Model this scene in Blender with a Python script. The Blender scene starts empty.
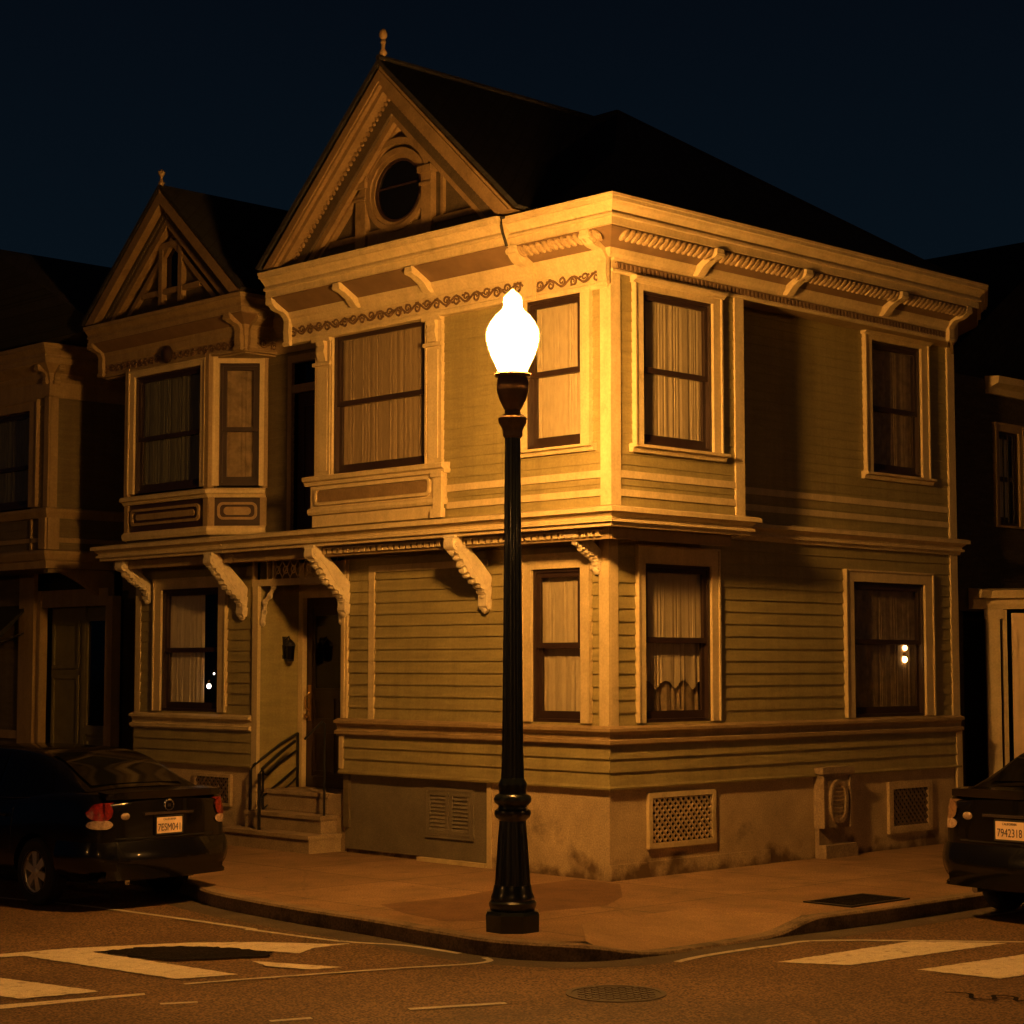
import bpy, bmesh, math, random
from mathutils import Vector, Matrix
random.seed(7)
SC = bpy.context.scene
COL = SC.collection
R = math.radians

# ------------------------------------------------------------------ helpers
def tag(o, label=None, cat=None, group=None, kind=None):
    if label: o['label'] = label
    if cat: o['category'] = cat
    if group: o['group'] = group
    if kind: o['kind'] = kind
    return o

def empty(name, loc, rz=0.0):
    o = bpy.data.objects.new(name, None)
    o.empty_display_size = 0.2
    o.location = loc
    o.rotation_euler = (0, 0, rz)
    COL.objects.link(o)
    return o

class F:
    """A wall plane: u runs along the wall, w points out of it, z is up."""
    def __init__(s, ox, oy, ux, uy, nx, ny):
        s.o = (ox, oy); s.u = (ux, uy); s.n = (nx, ny)
    def P(s, u, w, z):
        return Vector((s.o[0] + s.u[0]*u + s.n[0]*w, s.o[1] + s.u[1]*u + s.n[1]*w, z))

def FL(x): return F(x, 0, 0, 1, -1, 0)      # faces the left street (-x); u = y
def FR(y): return F(0, y, 1, 0, 0, -1)      # faces the right street (-y); u = x
WORLD = F(0, 0, 1, 0, 0, 1)                 # u = x, w = y

class MB:
    def __init__(s): s.v = []; s.f = []
    def add(s, verts, faces):
        b = len(s.v)
        s.v += [Vector(p) for p in verts]
        s.f += [tuple(i + b for i in q) for q in faces]
    def box(s, fr, u0, u1, w0, w1, z0, z1):
        p = [fr.P(u, w, z) for z in (z0, z1) for w in (w0, w1) for u in (u0, u1)]
        s.add(p, [(0, 1, 3, 2), (4, 6, 7, 5), (0, 4, 5, 1), (2, 3, 7, 6), (0, 2, 6, 4), (1, 5, 7, 3)])
        return s
    def quad(s, a, b, c, d): s.add([a, b, c, d], [(0, 1, 2, 3)]); return s
    def frame(s, fr, u0, u1, z0, z1, l, r, t, b, w0, w1):
        """four boards round a rectangle, butted"""
        if l: s.box(fr, u0, u0 + l, w0, w1, z0, z1)
        if r: s.box(fr, u1 - r, u1, w0, w1, z0, z1)
        if t: s.box(fr, u0 + l, u1 - r, w0, w1, z1 - t, z1)
        if b: s.box(fr, u0 + l, u1 - r, w0, w1, z0, z0 + b)
        return s
    def prism_wz(s, fr, u0, u1, poly):
        n = len(poly)
        a = [fr.P(u0, w, z) for w, z in poly]; b = [fr.P(u1, w, z) for w, z in poly]
        s.add(a + b, [tuple(range(n)), tuple(range(2*n - 1, n - 1, -1))] +
              [(i, (i + 1) % n, n + (i + 1) % n, n + i) for i in range(n)])
        return s
    def prism_uz(s, fr, w0, w1, poly):
        n = len(poly)
        a = [fr.P(u, w0, z) for u, z in poly]; b = [fr.P(u, w1, z) for u, z in poly]
        s.add(a + b, [tuple(range(n)), tuple(range(2*n - 1, n - 1, -1))] +
              [(i, (i + 1) % n, n + (i + 1) % n, n + i) for i in range(n)])
        return s
    def prism_xy(s, poly, z0, z1):
        n = len(poly)
        a = [(x, y, z0) for x, y in poly]; b = [(x, y, z1) for x, y in poly]
        s.add(a + b, [tuple(range(n)), tuple(range(2*n - 1, n - 1, -1))] +
              [(i, (i + 1) % n, n + (i + 1) % n, n + i) for i in range(n)])
        return s
    def strip_uz(s, fr, w0, w1, outer, inner, closed=False):
        """band between two polylines in (u,z), extruded w0..w1"""
        n = len(outer); m = n if closed else n - 1
        for i in range(m):
            j = (i + 1) % n
            q = [outer[i], outer[j], inner[j], inner[i]]
            p = [fr.P(u, w, z) for w in (w0, w1) for u, z in q]
            fc = [(0, 1, 2, 3), (7, 6, 5, 4), (0, 4, 5, 1), (2, 6, 7, 3)]
            if not closed and i == 0: fc.append((3, 7, 4, 0))
            if not closed and i == m - 1: fc.append((1, 5, 6, 2))
            s.add(p, fc)
        return s
    def sweep(s, path, prof, caps=True):
        """profile (w,z) along a plan path; outward is to the right of travel"""
        n = len(path); dirs = []
        for i in range(n - 1):
            d = Vector((path[i+1][0] - path[i][0], path[i+1][1] - path[i][1])); d.normalize(); dirs.append(d)
        offs = []
        for i in range(n):
            if i == 0: d = dirs[0]; offs.append(Vector((d.y, -d.x)))
            elif i == n - 1: d = dirs[-1]; offs.append(Vector((d.y, -d.x)))
            else:
                a = Vector((dirs[i-1].y, -dirs[i-1].x)); b = Vector((dirs[i].y, -dirs[i].x))
                m = a + b; m /= max(0.2, (1 + a.dot(b))); offs.append(m)
        k = len(prof); vs = []
        for i in range(n):
            for w, z in prof:
                vs.append((path[i][0] + offs[i].x*w, path[i][1] + offs[i].y*w, z))
        fs = [(i*k + j, i*k + j + 1, (i+1)*k + j + 1, (i+1)*k + j) for i in range(n-1) for j in range(k-1)]
        fs += [(i*k, (i+1)*k, (i+1)*k + k - 1, i*k + k - 1) for i in range(n-1)]
        if caps: fs += [tuple(range(k)), tuple(range((n-1)*k + k - 1, (n-1)*k - 1, -1))]
        s.add(vs, fs); return s
    def tube(s, pts, r, n=6, r1=None):
        pts = [Vector(p) for p in pts]; L = len(pts); vs = []
        for i, p in enumerate(pts):
            t = (pts[min(i+1, L-1)] - pts[max(i-1, 0)]).normalized()
            ref = Vector((0, 0, 1)) if abs(t.z) < 0.9 else Vector((1, 0, 0))
            a = t.cross(ref).normalized(); b = t.cross(a)
            rr = r if r1 is None else r + (r1 - r)*i/(L - 1)
            for j in range(n):
                q = 2*math.pi*j/n
                vs.append(p + a*math.cos(q)*rr + b*math.sin(q)*rr)
        fs = [(i*n + j, i*n + (j+1) % n, (i+1)*n + (j+1) % n, (i+1)*n + j) for i in range(L-1) for j in range(n)]
        fs += [tuple(range(n-1, -1, -1)), tuple(range((L-1)*n, L*n))]
        s.add(vs, fs); return s
    def lathe(s, c, prof, n=32, flute=0, amp=0.0):
        vs = []
        for r, z in prof:
            for j in range(n):
                q = 2*math.pi*(j + 0.5)/n
                rr = r*(1 - amp*abs(math.cos(flute*q/2))) if flute else r
                vs.append((c[0] + rr*math.cos(q), c[1] + rr*math.sin(q), c[2] + z))
        k = len(prof)
        fs = [(i*n + j, i*n + (j+1) % n, (i+1)*n + (j+1) % n, (i+1)*n + j) for i in range(k-1) for j in range(n)]
        fs += [tuple(range(n-1, -1, -1)), tuple(range((k-1)*n, k*n))]
        s.add(vs, fs); return s
    def blob(s, c, ax, n=8, m=5):
        """ellipsoid with three half-axis vectors"""
        c = Vector(c); ax = [Vector(a) for a in ax]; vs = []
        for i in range(1, m):
            th = math.pi*i/m
            for j in range(n):
                q = 2*math.pi*j/n
                vs.append(c + ax[0]*math.sin(th)*math.cos(q) + ax[1]*math.sin(th)*math.sin(q) + ax[2]*math.cos(th))
        t = len(vs); vs += [c + ax[2], c - ax[2]]
        fs = [(i*n + j, i*n + (j+1) % n, (i+1)*n + (j+1) % n, (i+1)*n + j) for i in range(m-2) for j in range(n)]
        fs += [(t, (j+1) % n, j) for j in range(n)] + [(t+1, (m-2)*n + j, (m-2)*n + (j+1) % n) for j in range(n)]
        s.add(vs, fs); return s
    def build(s, name, mat, parent=None, smooth=False, local=False, recalc=True, angle=40, up=False):
        me = bpy.data.meshes.new(name)
        me.from_pydata([tuple(v) for v in s.v], [], s.f)
        if recalc:
            bm = bmesh.new(); bm.from_mesh(me)
            bmesh.ops.recalc_face_normals(bm, faces=bm.faces)
            if up:
                bm.normal_update(); fl = [f for f in bm.faces if f.normal.z < 0]
                if fl: bmesh.ops.reverse_faces(bm, faces=fl)
            bm.to_mesh(me); bm.free()
        me.materials.append(mat)
        if smooth:
            me.polygons.foreach_set('use_smooth', [True]*len(me.polygons))
            try: me.set_sharp_from_angle(angle=R(angle))
            except Exception: pass
        me.update()
        o = bpy.data.objects.new(name, me)
        COL.objects.link(o)
        if parent is not None:
            o.parent = parent
            if parent.type == 'EMPTY' and not local:
                o.location = (-parent.location.x, -parent.location.y, -parent.location.z)
        return o

def catmull(pts, n=8):
    out = []
    for i in range(len(pts) - 1):
        p0 = pts[max(i-1, 0)]; p1 = pts[i]; p2 = pts[i+1]; p3 = pts[min(i+2, len(pts)-1)]
        for k in range(n):
            t = k/n
            out.append(tuple(0.5*((2*b) + (-a + c)*t + (2*a - 5*b + 4*c - d)*t*t + (-a + 3*b - 3*c + d)*t**3)
                             for a, b, c, d in zip(p0, p1, p2, p3)))
    out.append(tuple(pts[-1])); return out

# ------------------------------------------------------------------ materials
def mat(name, col, rough=0.6, var=0.25, scale=3.0, bump=0.0, bscale=40.0, metal=0.0, spec=0.5, coat=0.0, stain=None, grain=0.0, stretch=None, streak=0.0):
    m = bpy.data.materials.new(name); m.use_nodes = True
    nt = m.node_tree; nd = nt.nodes; lk = nt.links
    b = nd['Principled BSDF']
    b.inputs['Roughness'].default_value = rough
    b.inputs['Metallic'].default_value = metal
    b.inputs['Specular IOR Level'].default_value = spec
    b.inputs['Coat Weight'].default_value = coat
    b.inputs['Coat Roughness'].default_value = 0.04
    tc = nd.new('ShaderNodeTexCoord')
    src = tc.outputs['Object']
    if stretch:
        mp = nd.new('ShaderNodeMapping'); mp.inputs['Scale'].default_value = stretch
        lk.new(src, mp.inputs['Vector']); src = mp.outputs['Vector']
    nz = nd.new('ShaderNodeTexNoise'); nz.inputs['Scale'].default_value = scale
    nz.inputs['Detail'].default_value = 8; nz.inputs['Roughness'].default_value = 0.65
    lk.new(src, nz.inputs['Vector'])
    rp = nd.new('ShaderNodeValToRGB')
    lo = tuple(c*(1 - var) for c in col) + (1,); hi = tuple(min(1, c*(1 + var)) for c in col) + (1,)
    rp.color_ramp.elements[0].position = 0.3; rp.color_ramp.elements[0].color = lo
    rp.color_ramp.elements[1].position = 0.7; rp.color_ramp.elements[1].color = hi
    lk.new(nz.outputs['Fac'], rp.inputs['Fac'])
    out = rp.outputs['Color']
    if grain:
        n3 = nd.new('ShaderNodeTexNoise'); n3.inputs['Scale'].default_value = bscale*1.3; n3.inputs['Detail'].default_value = 3
        lk.new(tc.outputs['Object'], n3.inputs['Vector'])
        r3 = nd.new('ShaderNodeValToRGB')
        r3.color_ramp.elements[0].position = 0.35; r3.color_ramp.elements[0].color = (1-grain, 1-grain, 1-grain, 1)
        r3.color_ramp.elements[1].position = 0.68; r3.color_ramp.elements[1].color = (1+grain, 1+grain, 1+grain, 1)
        mx = nd.new('ShaderNodeMix'); mx.data_type = 'RGBA'; mx.blend_type = 'MULTIPLY'; mx.inputs[0].default_value = 1
        lk.new(n3.outputs['Fac'], r3.inputs['Fac']); lk.new(out, mx.inputs[6]); lk.new(r3.outputs['Color'], mx.inputs[7])
        out = mx.outputs[2]
    if streak:
        mp5 = nd.new('ShaderNodeMapping'); mp5.inputs['Scale'].default_value = (7, 7, 0.55); lk.new(tc.outputs['Object'], mp5.inputs['Vector'])
        n5 = nd.new('ShaderNodeTexNoise'); n5.inputs['Scale'].default_value = 1.0; n5.inputs['Detail'].default_value = 6; n5.inputs['Roughness'].default_value = 0.6
        lk.new(mp5.outputs['Vector'], n5.inputs['Vector'])
        r5 = nd.new('ShaderNodeValToRGB'); r5.color_ramp.elements[0].position = 0.40; r5.color_ramp.elements[0].color = (1, 1, 1, 1)
        r5.color_ramp.elements[1].position = 0.75; r5.color_ramp.elements[1].color = (1 - streak*1.6, 1 - streak*1.8, 1 - streak*2.0, 1)
        lk.new(n5.outputs['Fac'], r5.inputs['Fac'])
        mx5 = nd.new('ShaderNodeMix'); mx5.data_type = 'RGBA'; mx5.blend_type = 'MULTIPLY'; mx5.inputs[0].default_value = 1
        lk.new(out, mx5.inputs[6]); lk.new(r5.outputs['Color'], mx5.inputs[7]); out = mx5.outputs[2]
    if stain:
        n2 = nd.new('ShaderNodeTexNoise'); n2.inputs['Scale'].default_value = stain[1]; n2.inputs['Detail'].default_value = 6
        n2.inputs['Roughness'].default_value = 0.7
        lk.new(tc.outputs['Object'], n2.inputs['Vector'])
        r2 = nd.new('ShaderNodeValToRGB')
        r2.color_ramp.elements[0].position = stain[2]; r2.color_ramp.elements[1].position = stain[2] + 0.2
        mx = nd.new('ShaderNodeMix'); mx.data_type = 'RGBA'
        lk.new(n2.outputs['Fac'], r2.inputs['Fac']); lk.new(r2.outputs['Color'], mx.inputs[0])
        lk.new(out, mx.inputs[6]); mx.inputs[7].default_value = tuple(stain[0]) + (1,)
        out = mx.outputs[2]
    lk.new(out, b.inputs['Base Color'])
    if bump:
        n4 = nd.new('ShaderNodeTexNoise'); n4.inputs['Scale'].default_value = bscale; n4.inputs['Detail'].default_value = 5
        lk.new(src, n4.inputs['Vector'])
        bp = nd.new('ShaderNodeBump'); bp.inputs['Strength'].default_value = bump; bp.inputs['Distance'].default_value = 0.01
        lk.new(n4.outputs['Fac'], bp.inputs['Height']); lk.new(bp.outputs['Normal'], b.inputs['Normal'])
    return m

def glass_mat(name, tint=(0.9, 0.9, 0.9), refl=0.1):
    m = bpy.data.materials.new(name); m.use_nodes = True
    nt = m.node_tree; nd = nt.nodes; lk = nt.links
    nd.remove(nd['Principled BSDF'])
    tr = nd.new('ShaderNodeBsdfTransparent'); tr.inputs['Color'].default_value = tint + (1,)
    gl = nd.new('ShaderNodeBsdfGlossy'); gl.inputs['Roughness'].default_value = 0.02
    fr = nd.new('ShaderNodeLayerWeight'); fr.inputs['Blend'].default_value = 0.5
    pw = nd.new('ShaderNodeMath'); pw.operation = 'POWER'; pw.inputs[1].default_value = 5.0
    lk.new(fr.outputs['Facing'], pw.inputs[0])
    tc = nd.new('ShaderNodeTexCoord'); nz = nd.new('ShaderNodeTexNoise'); nz.inputs['Scale'].default_value = 2.5
    bp = nd.new('ShaderNodeBump'); bp.inputs['Strength'].default_value = 0.04; bp.inputs['Distance'].default_value = 0.02
    lk.new(tc.outputs['Object'], nz.inputs['Vector']); lk.new(nz.outputs['Fac'], bp.inputs['Height'])
    lk.new(bp.outputs['Normal'], gl.inputs['Normal'])
    ad = nd.new('ShaderNodeMath'); ad.operation = 'ADD'; ad.inputs[1].default_value = refl*0.45; ad.use_clamp = True
    mx = nd.new('ShaderNodeMixShader')
    lk.new(pw.outputs[0], ad.inputs[0]); lk.new(ad.outputs[0], mx.inputs['Fac'])
    lk.new(tr.outputs['BSDF'], mx.inputs[1]); lk.new(gl.outputs['BSDF'], mx.inputs[2])
    lk.new(mx.outputs['Shader'], nd['Material Output'].inputs['Surface'])
    return m

def emit_mat(name, col, s, grad=False):
    m = bpy.data.materials.new(name); m.use_nodes = True
    nt = m.node_tree; nd = nt.nodes
    nd.remove(nd['Principled BSDF'])
    e = nd.new('ShaderNodeEmission'); e.inputs['Color'].default_value = col + (1,); e.inputs['Strength'].default_value = s
    nt.links.new(e.outputs['Emission'], nd['Material Output'].inputs['Surface'])
    if grad:
        tc = nd.new('ShaderNodeTexCoord'); sp = nd.new('ShaderNodeSeparateXYZ'); mr = nd.new('ShaderNodeMapRange')
        mr.inputs['From Min'].default_value = 4.72; mr.inputs['From Max'].default_value = 5.30
        mr.inputs['To Min'].default_value = s*1.75; mr.inputs['To Max'].default_value = s*0.35
        nt.links.new(tc.outputs['Object'], sp.inputs[0]); nt.links.new(sp.outputs['Z'], mr.inputs['Value']); nt.links.new(mr.outputs['Result'], e.inputs['Strength'])
    return m

def worn_paint(name, col, under, thr=0.42):
    m = mat(name, col, rough=0.75, var=0.12, scale=6, bump=0.3, bscale=90, stain=(under, 9.0, thr), grain=0.25)
    return m

def slab_mat(name, col):
    """concrete pavement with scored joints"""
    m = mat(name, col, rough=0.85, var=0.32, scale=1.3, bump=0.5, bscale=48, grain=0.4, stain=(tuple(c*0.45 for c in col), 1.7, 0.56))
    nt = m.node_tree; nd = nt.nodes; lk = nt.links
    b = nd['Principled BSDF']
    old = b.inputs['Base Color'].links[0].from_socket
    tc = nd.new('ShaderNodeTexCoord')
    br = nd.new('ShaderNodeTexBrick'); br.offset = 0.0
    br.inputs['Scale'].default_value = 1.0; br.inputs['Brick Width'].default_value = 1.55; br.inputs['Row Height'].default_value = 1.62
    br.inputs['Mortar Size'].default_value = 0.013; br.inputs['Mortar Smooth'].default_value = 0.4
    br.inputs['Color1'].default_value = (1, 1, 1, 1); br.inputs['Color2'].default_value = (0.84, 0.82, 0.80, 1)
    br.inputs['Mortar'].default_value = (0.3, 0.3, 0.3, 1)
    lk.new(tc.outputs['Object'], br.inputs['Vector'])
    mx = nd.new('ShaderNodeMix'); mx.data_type = 'RGBA'; mx.blend_type = 'MULTIPLY'; mx.inputs[0].default_value = 0.85
    lk.new(old, mx.inputs[6]); lk.new(br.outputs['Color'], mx.inputs[7])
    nw = nd.new('ShaderNodeTexNoise'); nw.inputs['Scale'].default_value = 1.6; nw.inputs['Detail'].default_value = 5; lk.new(tc.outputs['Object'], nw.inputs['Vector'])
    vm = nd.new('ShaderNodeMix'); vm.data_type = 'VECTOR'; vm.inputs[0].default_value = 0.28; lk.new(tc.outputs['Object'], vm.inputs[4]); lk.new(nw.outputs['Color'], vm.inputs[5])
    vo = nd.new('ShaderNodeTexVoronoi'); vo.feature = 'DISTANCE_TO_EDGE'; vo.inputs['Scale'].default_value = 0.62; lk.new(vm.outputs[1], vo.inputs['Vector'])
    rc = nd.new('ShaderNodeValToRGB'); rc.color_ramp.elements[0].position = 0.002; rc.color_ramp.elements[0].color = (0.38, 0.36, 0.33, 1); rc.color_ramp.elements[1].position = 0.009; rc.color_ramp.elements[1].color = (1, 1, 1, 1)
    lk.new(vo.outputs['Distance'], rc.inputs['Fac'])
    sp = nd.new('ShaderNodeTexNoise'); sp.inputs['Scale'].default_value = 9.0; sp.inputs['Detail'].default_value = 2; lk.new(tc.outputs['Object'], sp.inputs['Vector'])
    rs = nd.new('ShaderNodeValToRGB'); rs.color_ramp.elements[0].position = 0.26; rs.color_ramp.elements[0].color = (0.5, 0.48, 0.45, 1); rs.color_ramp.elements[1].position = 0.31; rs.color_ramp.elements[1].color = (1, 1, 1, 1)
    lk.new(sp.outputs['Fac'], rs.inputs['Fac'])
    m8 = nd.new('ShaderNodeMix'); m8.data_type = 'RGBA'; m8.blend_type = 'MULTIPLY'; m8.inputs[0].default_value = 0.30; lk.new(mx.outputs[2], m8.inputs[6]); lk.new(rc.outputs['Color'], m8.inputs[7])
    m9 = nd.new('ShaderNodeMix'); m9.data_type = 'RGBA'; m9.blend_type = 'MULTIPLY'; m9.inputs[0].default_value = 1; lk.new(m8.outputs[2], m9.inputs[6]); lk.new(rs.outputs['Color'], m9.inputs[7])
    lk.new(m9.outputs[2], b.inputs['Base Color'])
    return m

def shingle_mat(name, col):
    m = mat(name, col, rough=0.9, var=0.35, scale=8, bump=0.4, bscale=60)
    nt = m.node_tree; nd = nt.nodes; lk = nt.links
    b = nd['Principled BSDF']; old = b.inputs['Base Color'].links[0].from_socket
    tc = nd.new('ShaderNodeTexCoord'); mp = nd.new('ShaderNodeMapping'); mp.inputs['Rotation'].default_value = (R(90), 0, R(35))
    br = nd.new('ShaderNodeTexBrick'); br.inputs['Scale'].default_value = 1.0
    br.inputs['Brick Width'].default_value = 0.3; br.inputs['Row Height'].default_value = 0.12; br.inputs['Mortar Size'].default_value = 0.008
    br.inputs['Color1'].default_value = (1, 1, 1, 1); br.inputs['Color2'].default_value = (0.55, 0.55, 0.55, 1); br.inputs['Mortar'].default_value = (0.2, 0.2, 0.2, 1)
    lk.new(tc.outputs['Object'], mp.inputs['Vector']); lk.new(mp.outputs['Vector'], br.inputs['Vector'])
    mx = nd.new('ShaderNodeMix'); mx.data_type = 'RGBA'; mx.blend_type = 'MULTIPLY'; mx.inputs[0].default_value = 1
    lk.new(old, mx.inputs[6]); lk.new(br.outputs['Color'], mx.inputs[7]); lk.new(mx.outputs[2], b.inputs['Base Color'])
    return m

M = {}
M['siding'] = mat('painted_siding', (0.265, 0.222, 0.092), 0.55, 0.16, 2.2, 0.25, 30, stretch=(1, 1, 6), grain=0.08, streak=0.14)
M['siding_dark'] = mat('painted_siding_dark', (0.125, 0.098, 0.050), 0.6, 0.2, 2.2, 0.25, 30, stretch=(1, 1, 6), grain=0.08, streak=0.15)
M['trim'] = mat('cream_trim_paint', (0.53, 0.43, 0.235), 0.5, 0.12, 4, 0.15, 30, grain=0.08, streak=0.12, stain=((0.33, 0.255, 0.125), 3.5, 0.60))
M['trim2'] = mat('tan_trim_paint', (0.285, 0.205, 0.100), 0.55, 0.15, 4, 0.15, 30, grain=0.08, streak=0.14, stain=((0.16, 0.105, 0.05), 3.5, 0.60))
M['gabletrim'] = mat('weathered_gable_trim', (0.20, 0.132, 0.060), 0.6, 0.2, 5, 0.3, 30, grain=0.12, stain=((0.09, 0.055, 0.025), 3.5, 0.56))  # trim colour darkened for the weaker light up at the gables
M['leaf'] = mat('leaf_moulding_paint', (0.33, 0.235, 0.115), 0.6, 0.25, 14, 0.3, 50, grain=0.15)
M['cove'] = mat('brown_cove_paint', (0.165, 0.105, 0.055), 0.6, 0.2, 4, 0.2, 40)
M['ornament'] = mat('carved_ornament_paint', (0.12, 0.068, 0.030), 0.6, 0.4, 20, 0.3, 60)
M['carved'] = mat('carved_bracket_paint', (0.56, 0.48, 0.32), 0.5, 0.2, 14, 0.5, 28, stain=((0.16, 0.08, 0.04), 16, 0.62))
M['tympanum'] = mat('gable_panel_paint', (0.065, 0.046, 0.024), 0.65, 0.3, 9, 0.5, 50, grain=0.2)
M['sash'] = mat('brown_sash_paint', (0.026, 0.014, 0.010), 0.4, 0.3, 6, 0.1, 40)
M['curtain'] = mat('curtain_cloth', (0.50, 0.415, 0.26), 0.9, 0.14, 5, 0.15, 120, stretch=(5, 5, 1.2))
M['curtain_dim'] = mat('dim_lace_cloth', (0.29, 0.215, 0.12), 0.9, 0.35, 9, 0.3, 90)
M['curtain_grey'] = mat('dim_net_cloth', (0.16, 0.155, 0.105), 0.9, 0.3, 5, 0.2, 90, stretch=(8, 8, 0.6))
M['concrete'] = mat('foundation_stucco', (0.42, 0.32, 0.18), 0.85, 0.22, 2.0, 0.6, 45, grain=0.2, stain=((0.13, 0.10, 0.06), 1.5, 0.58))
def damp_foot(m, col, h):
    nt = m.node_tree; nd = nt.nodes; lk = nt.links; b = nd['Principled BSDF']; old = b.inputs['Base Color'].links[0].from_socket
    tc = nd.new('ShaderNodeTexCoord'); sp = nd.new('ShaderNodeSeparateXYZ'); nz = nd.new('ShaderNodeTexNoise'); nz.inputs['Scale'].default_value = 3.2; nz.inputs['Detail'].default_value = 7
    lk.new(tc.outputs['Object'], sp.inputs[0]); lk.new(tc.outputs['Object'], nz.inputs['Vector'])
    m1 = nd.new('ShaderNodeMath'); m1.operation = 'MULTIPLY_ADD'; m1.inputs[1].default_value = 1.0; m1.inputs[2].default_value = -0.38
    lk.new(nz.outputs['Fac'], m1.inputs[0])
    m2 = nd.new('ShaderNodeMath'); m2.operation = 'SUBTRACT'; lk.new(m1.outputs[0], m2.inputs[0]); 
    m3 = nd.new('ShaderNodeMath'); m3.operation = 'MULTIPLY'; m3.inputs[1].default_value = 0.45/h; lk.new(sp.outputs['Z'], m3.inputs[0]); lk.new(m3.outputs[0], m2.inputs[1])
    m4 = nd.new('ShaderNodeMath'); m4.operation = 'MULTIPLY_ADD'; m4.use_clamp = True; m4.inputs[1].default_value = 5.0; m4.inputs[2].default_value = 0.3; lk.new(m2.outputs[0], m4.inputs[0])
    mx = nd.new('ShaderNodeMix'); mx.data_type = 'RGBA'; lk.new(m4.outputs[0], mx.inputs[0]); lk.new(old, mx.inputs[6]); mx.inputs[7].default_value = col + (1,)
    lk.new(mx.outputs[2], b.inputs['Base Color'])
damp_foot(M['concrete'], (0.12, 0.075, 0.035), 0.42)
M['step'] = mat('step_concrete', (0.30, 0.225, 0.13), 0.85, 0.25, 3.0, 0.5, 60, grain=0.2, stain=((0.15, 0.12, 0.07), 3, 0.58))
M['lattice_dark'] = mat('rusty_lattice', (0.10, 0.065, 0.035), 0.7, 0.4, 8)
M['curtain_brown'] = mat('brown_curtain_cloth', (0.36, 0.265, 0.145), 0.9, 0.16, 5, 0.15, 120, stretch=(5, 5, 1.2))
M['curtain_pale'] = mat('pale_curtain_cloth', (0.74, 0.64, 0.46), 0.9, 0.14, 5, 0.15, 120, stretch=(5, 5, 1.2))
M['panelgrey'] = mat('garage_panel_paint', (0.15, 0.125, 0.08), 0.75, 0.2, 2.5, 0.4, 60, grain=0.15)
M['roof'] = shingle_mat('roof_shingles', (0.018, 0.016, 0.015))
M['dark'] = mat('dark_room', (0.012, 0.010, 0.009), 0.9, 0.2)
M['asphalt'] = mat('asphalt', (0.135, 0.080, 0.040), 0.75, 0.28, 0.7, 1.0, 42, grain=0.8, spec=0.35, stain=((0.058, 0.044, 0.030), 0.6, 0.58))
M['slab'] = slab_mat('pavement_concrete', (0.255, 0.155, 0.074))
M['ramp'] = mat('ramp_concrete', (0.27, 0.168, 0.082), 0.85, 0.2, 2.5, 0.5, 60, grain=0.25)
M['kerb'] = mat('kerb_concrete', (0.20, 0.14, 0.078), 0.85, 0.3, 2.5, 0.6, 40, grain=0.3, stain=((0.04, 0.032, 0.02), 2.2, 0.5))
M['gutter'] = mat('gutter_dirt', (0.075, 0.056, 0.036), 0.85, 0.35, 2.5, 0.6, 40, grain=0.4)
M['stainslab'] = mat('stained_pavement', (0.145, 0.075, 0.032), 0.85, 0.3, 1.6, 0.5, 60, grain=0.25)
M['marking'] = worn_paint('white_road_paint', (0.58, 0.50, 0.38), (0.14, 0.10, 0.06), 0.55)
M['marking_thin'] = worn_paint('worn_road_paint', (0.46, 0.41, 0.33), (0.07, 0.062, 0.05), 0.54)
M['patch'] = mat('fresh_asphalt', (0.013, 0.010, 0.008), 0.9, 0.5, 9, 1.0, 40, grain=0.9, spec=0.08)
M['lid'] = mat('worn_manhole_iron', (0.062, 0.046, 0.030), 0.6, 0.35, 9, 0.5, 40)
M['iron'] = mat('cast_iron', (0.030, 0.026, 0.022), 0.55, 0.3, 9, 0.5, 40, metal=0.5)
M['post'] = mat('dark_green_post_paint', (0.011, 0.015, 0.012), 0.30, 0.3, 9, 0.25, 22, spec=0.5, coat=0.25)
M['fitter'] = mat('bronze_fitter_paint', (0.16, 0.095, 0.05), 0.4, 0.3, 14, 0.3, 30, coat=0.2)  # brown colour stands in for the globe's glow on the fitter
M['rail'] = mat('black_rail_paint', (0.008, 0.008, 0.008), 0.4, 0.2)
M['lattice'] = mat('vent_lattice_paint', (0.36, 0.27, 0.15), 0.6, 0.2, 8)
M['door'] = mat('dark_door_wood', (0.035, 0.018, 0.012), 0.4, 0.3, 5, 0.2, 30, stretch=(1, 1, 0.2))
M['door_olive'] = mat('olive_door_paint', (0.13, 0.115, 0.055), 0.5, 0.2, 5, 0.2, 30)
M['brass'] = mat('old_brass', (0.30, 0.19, 0.07), 0.35, 0.3, 12, metal=0.9)
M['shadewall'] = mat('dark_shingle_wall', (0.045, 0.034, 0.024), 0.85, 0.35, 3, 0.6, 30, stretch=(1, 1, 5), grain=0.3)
M['garage'] = mat('garage_door_paint', (0.72, 0.56, 0.34), 0.55, 0.14, 3, 0.2, 30, stain=((0.3, 0.22, 0.13), 3, 0.62))
M['car'] = mat('black_car_paint', (0.0035, 0.0032, 0.0032), 0.22, 0.1, 2, coat=0.5, spec=0.3)
M['carglass'] = mat('tinted_car_glass', (0.004, 0.004, 0.004), 0.06, 0.1, 2, spec=0.35)
M['black'] = mat('black_plastic', (0.008, 0.008, 0.008), 0.6, 0.2, 6)
M['rubber'] = mat('tyre_rubber', (0.012, 0.012, 0.012), 0.85, 0.3, 12, 0.4, 40)
M['alloy'] = mat('alloy_wheel', (0.62, 0.58, 0.5), 0.4, 0.2, 8, metal=0.6)
M['chrome'] = mat('chrome_trim', (0.6, 0.58, 0.55), 0.15, 0.1, 8, metal=1.0)
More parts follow.
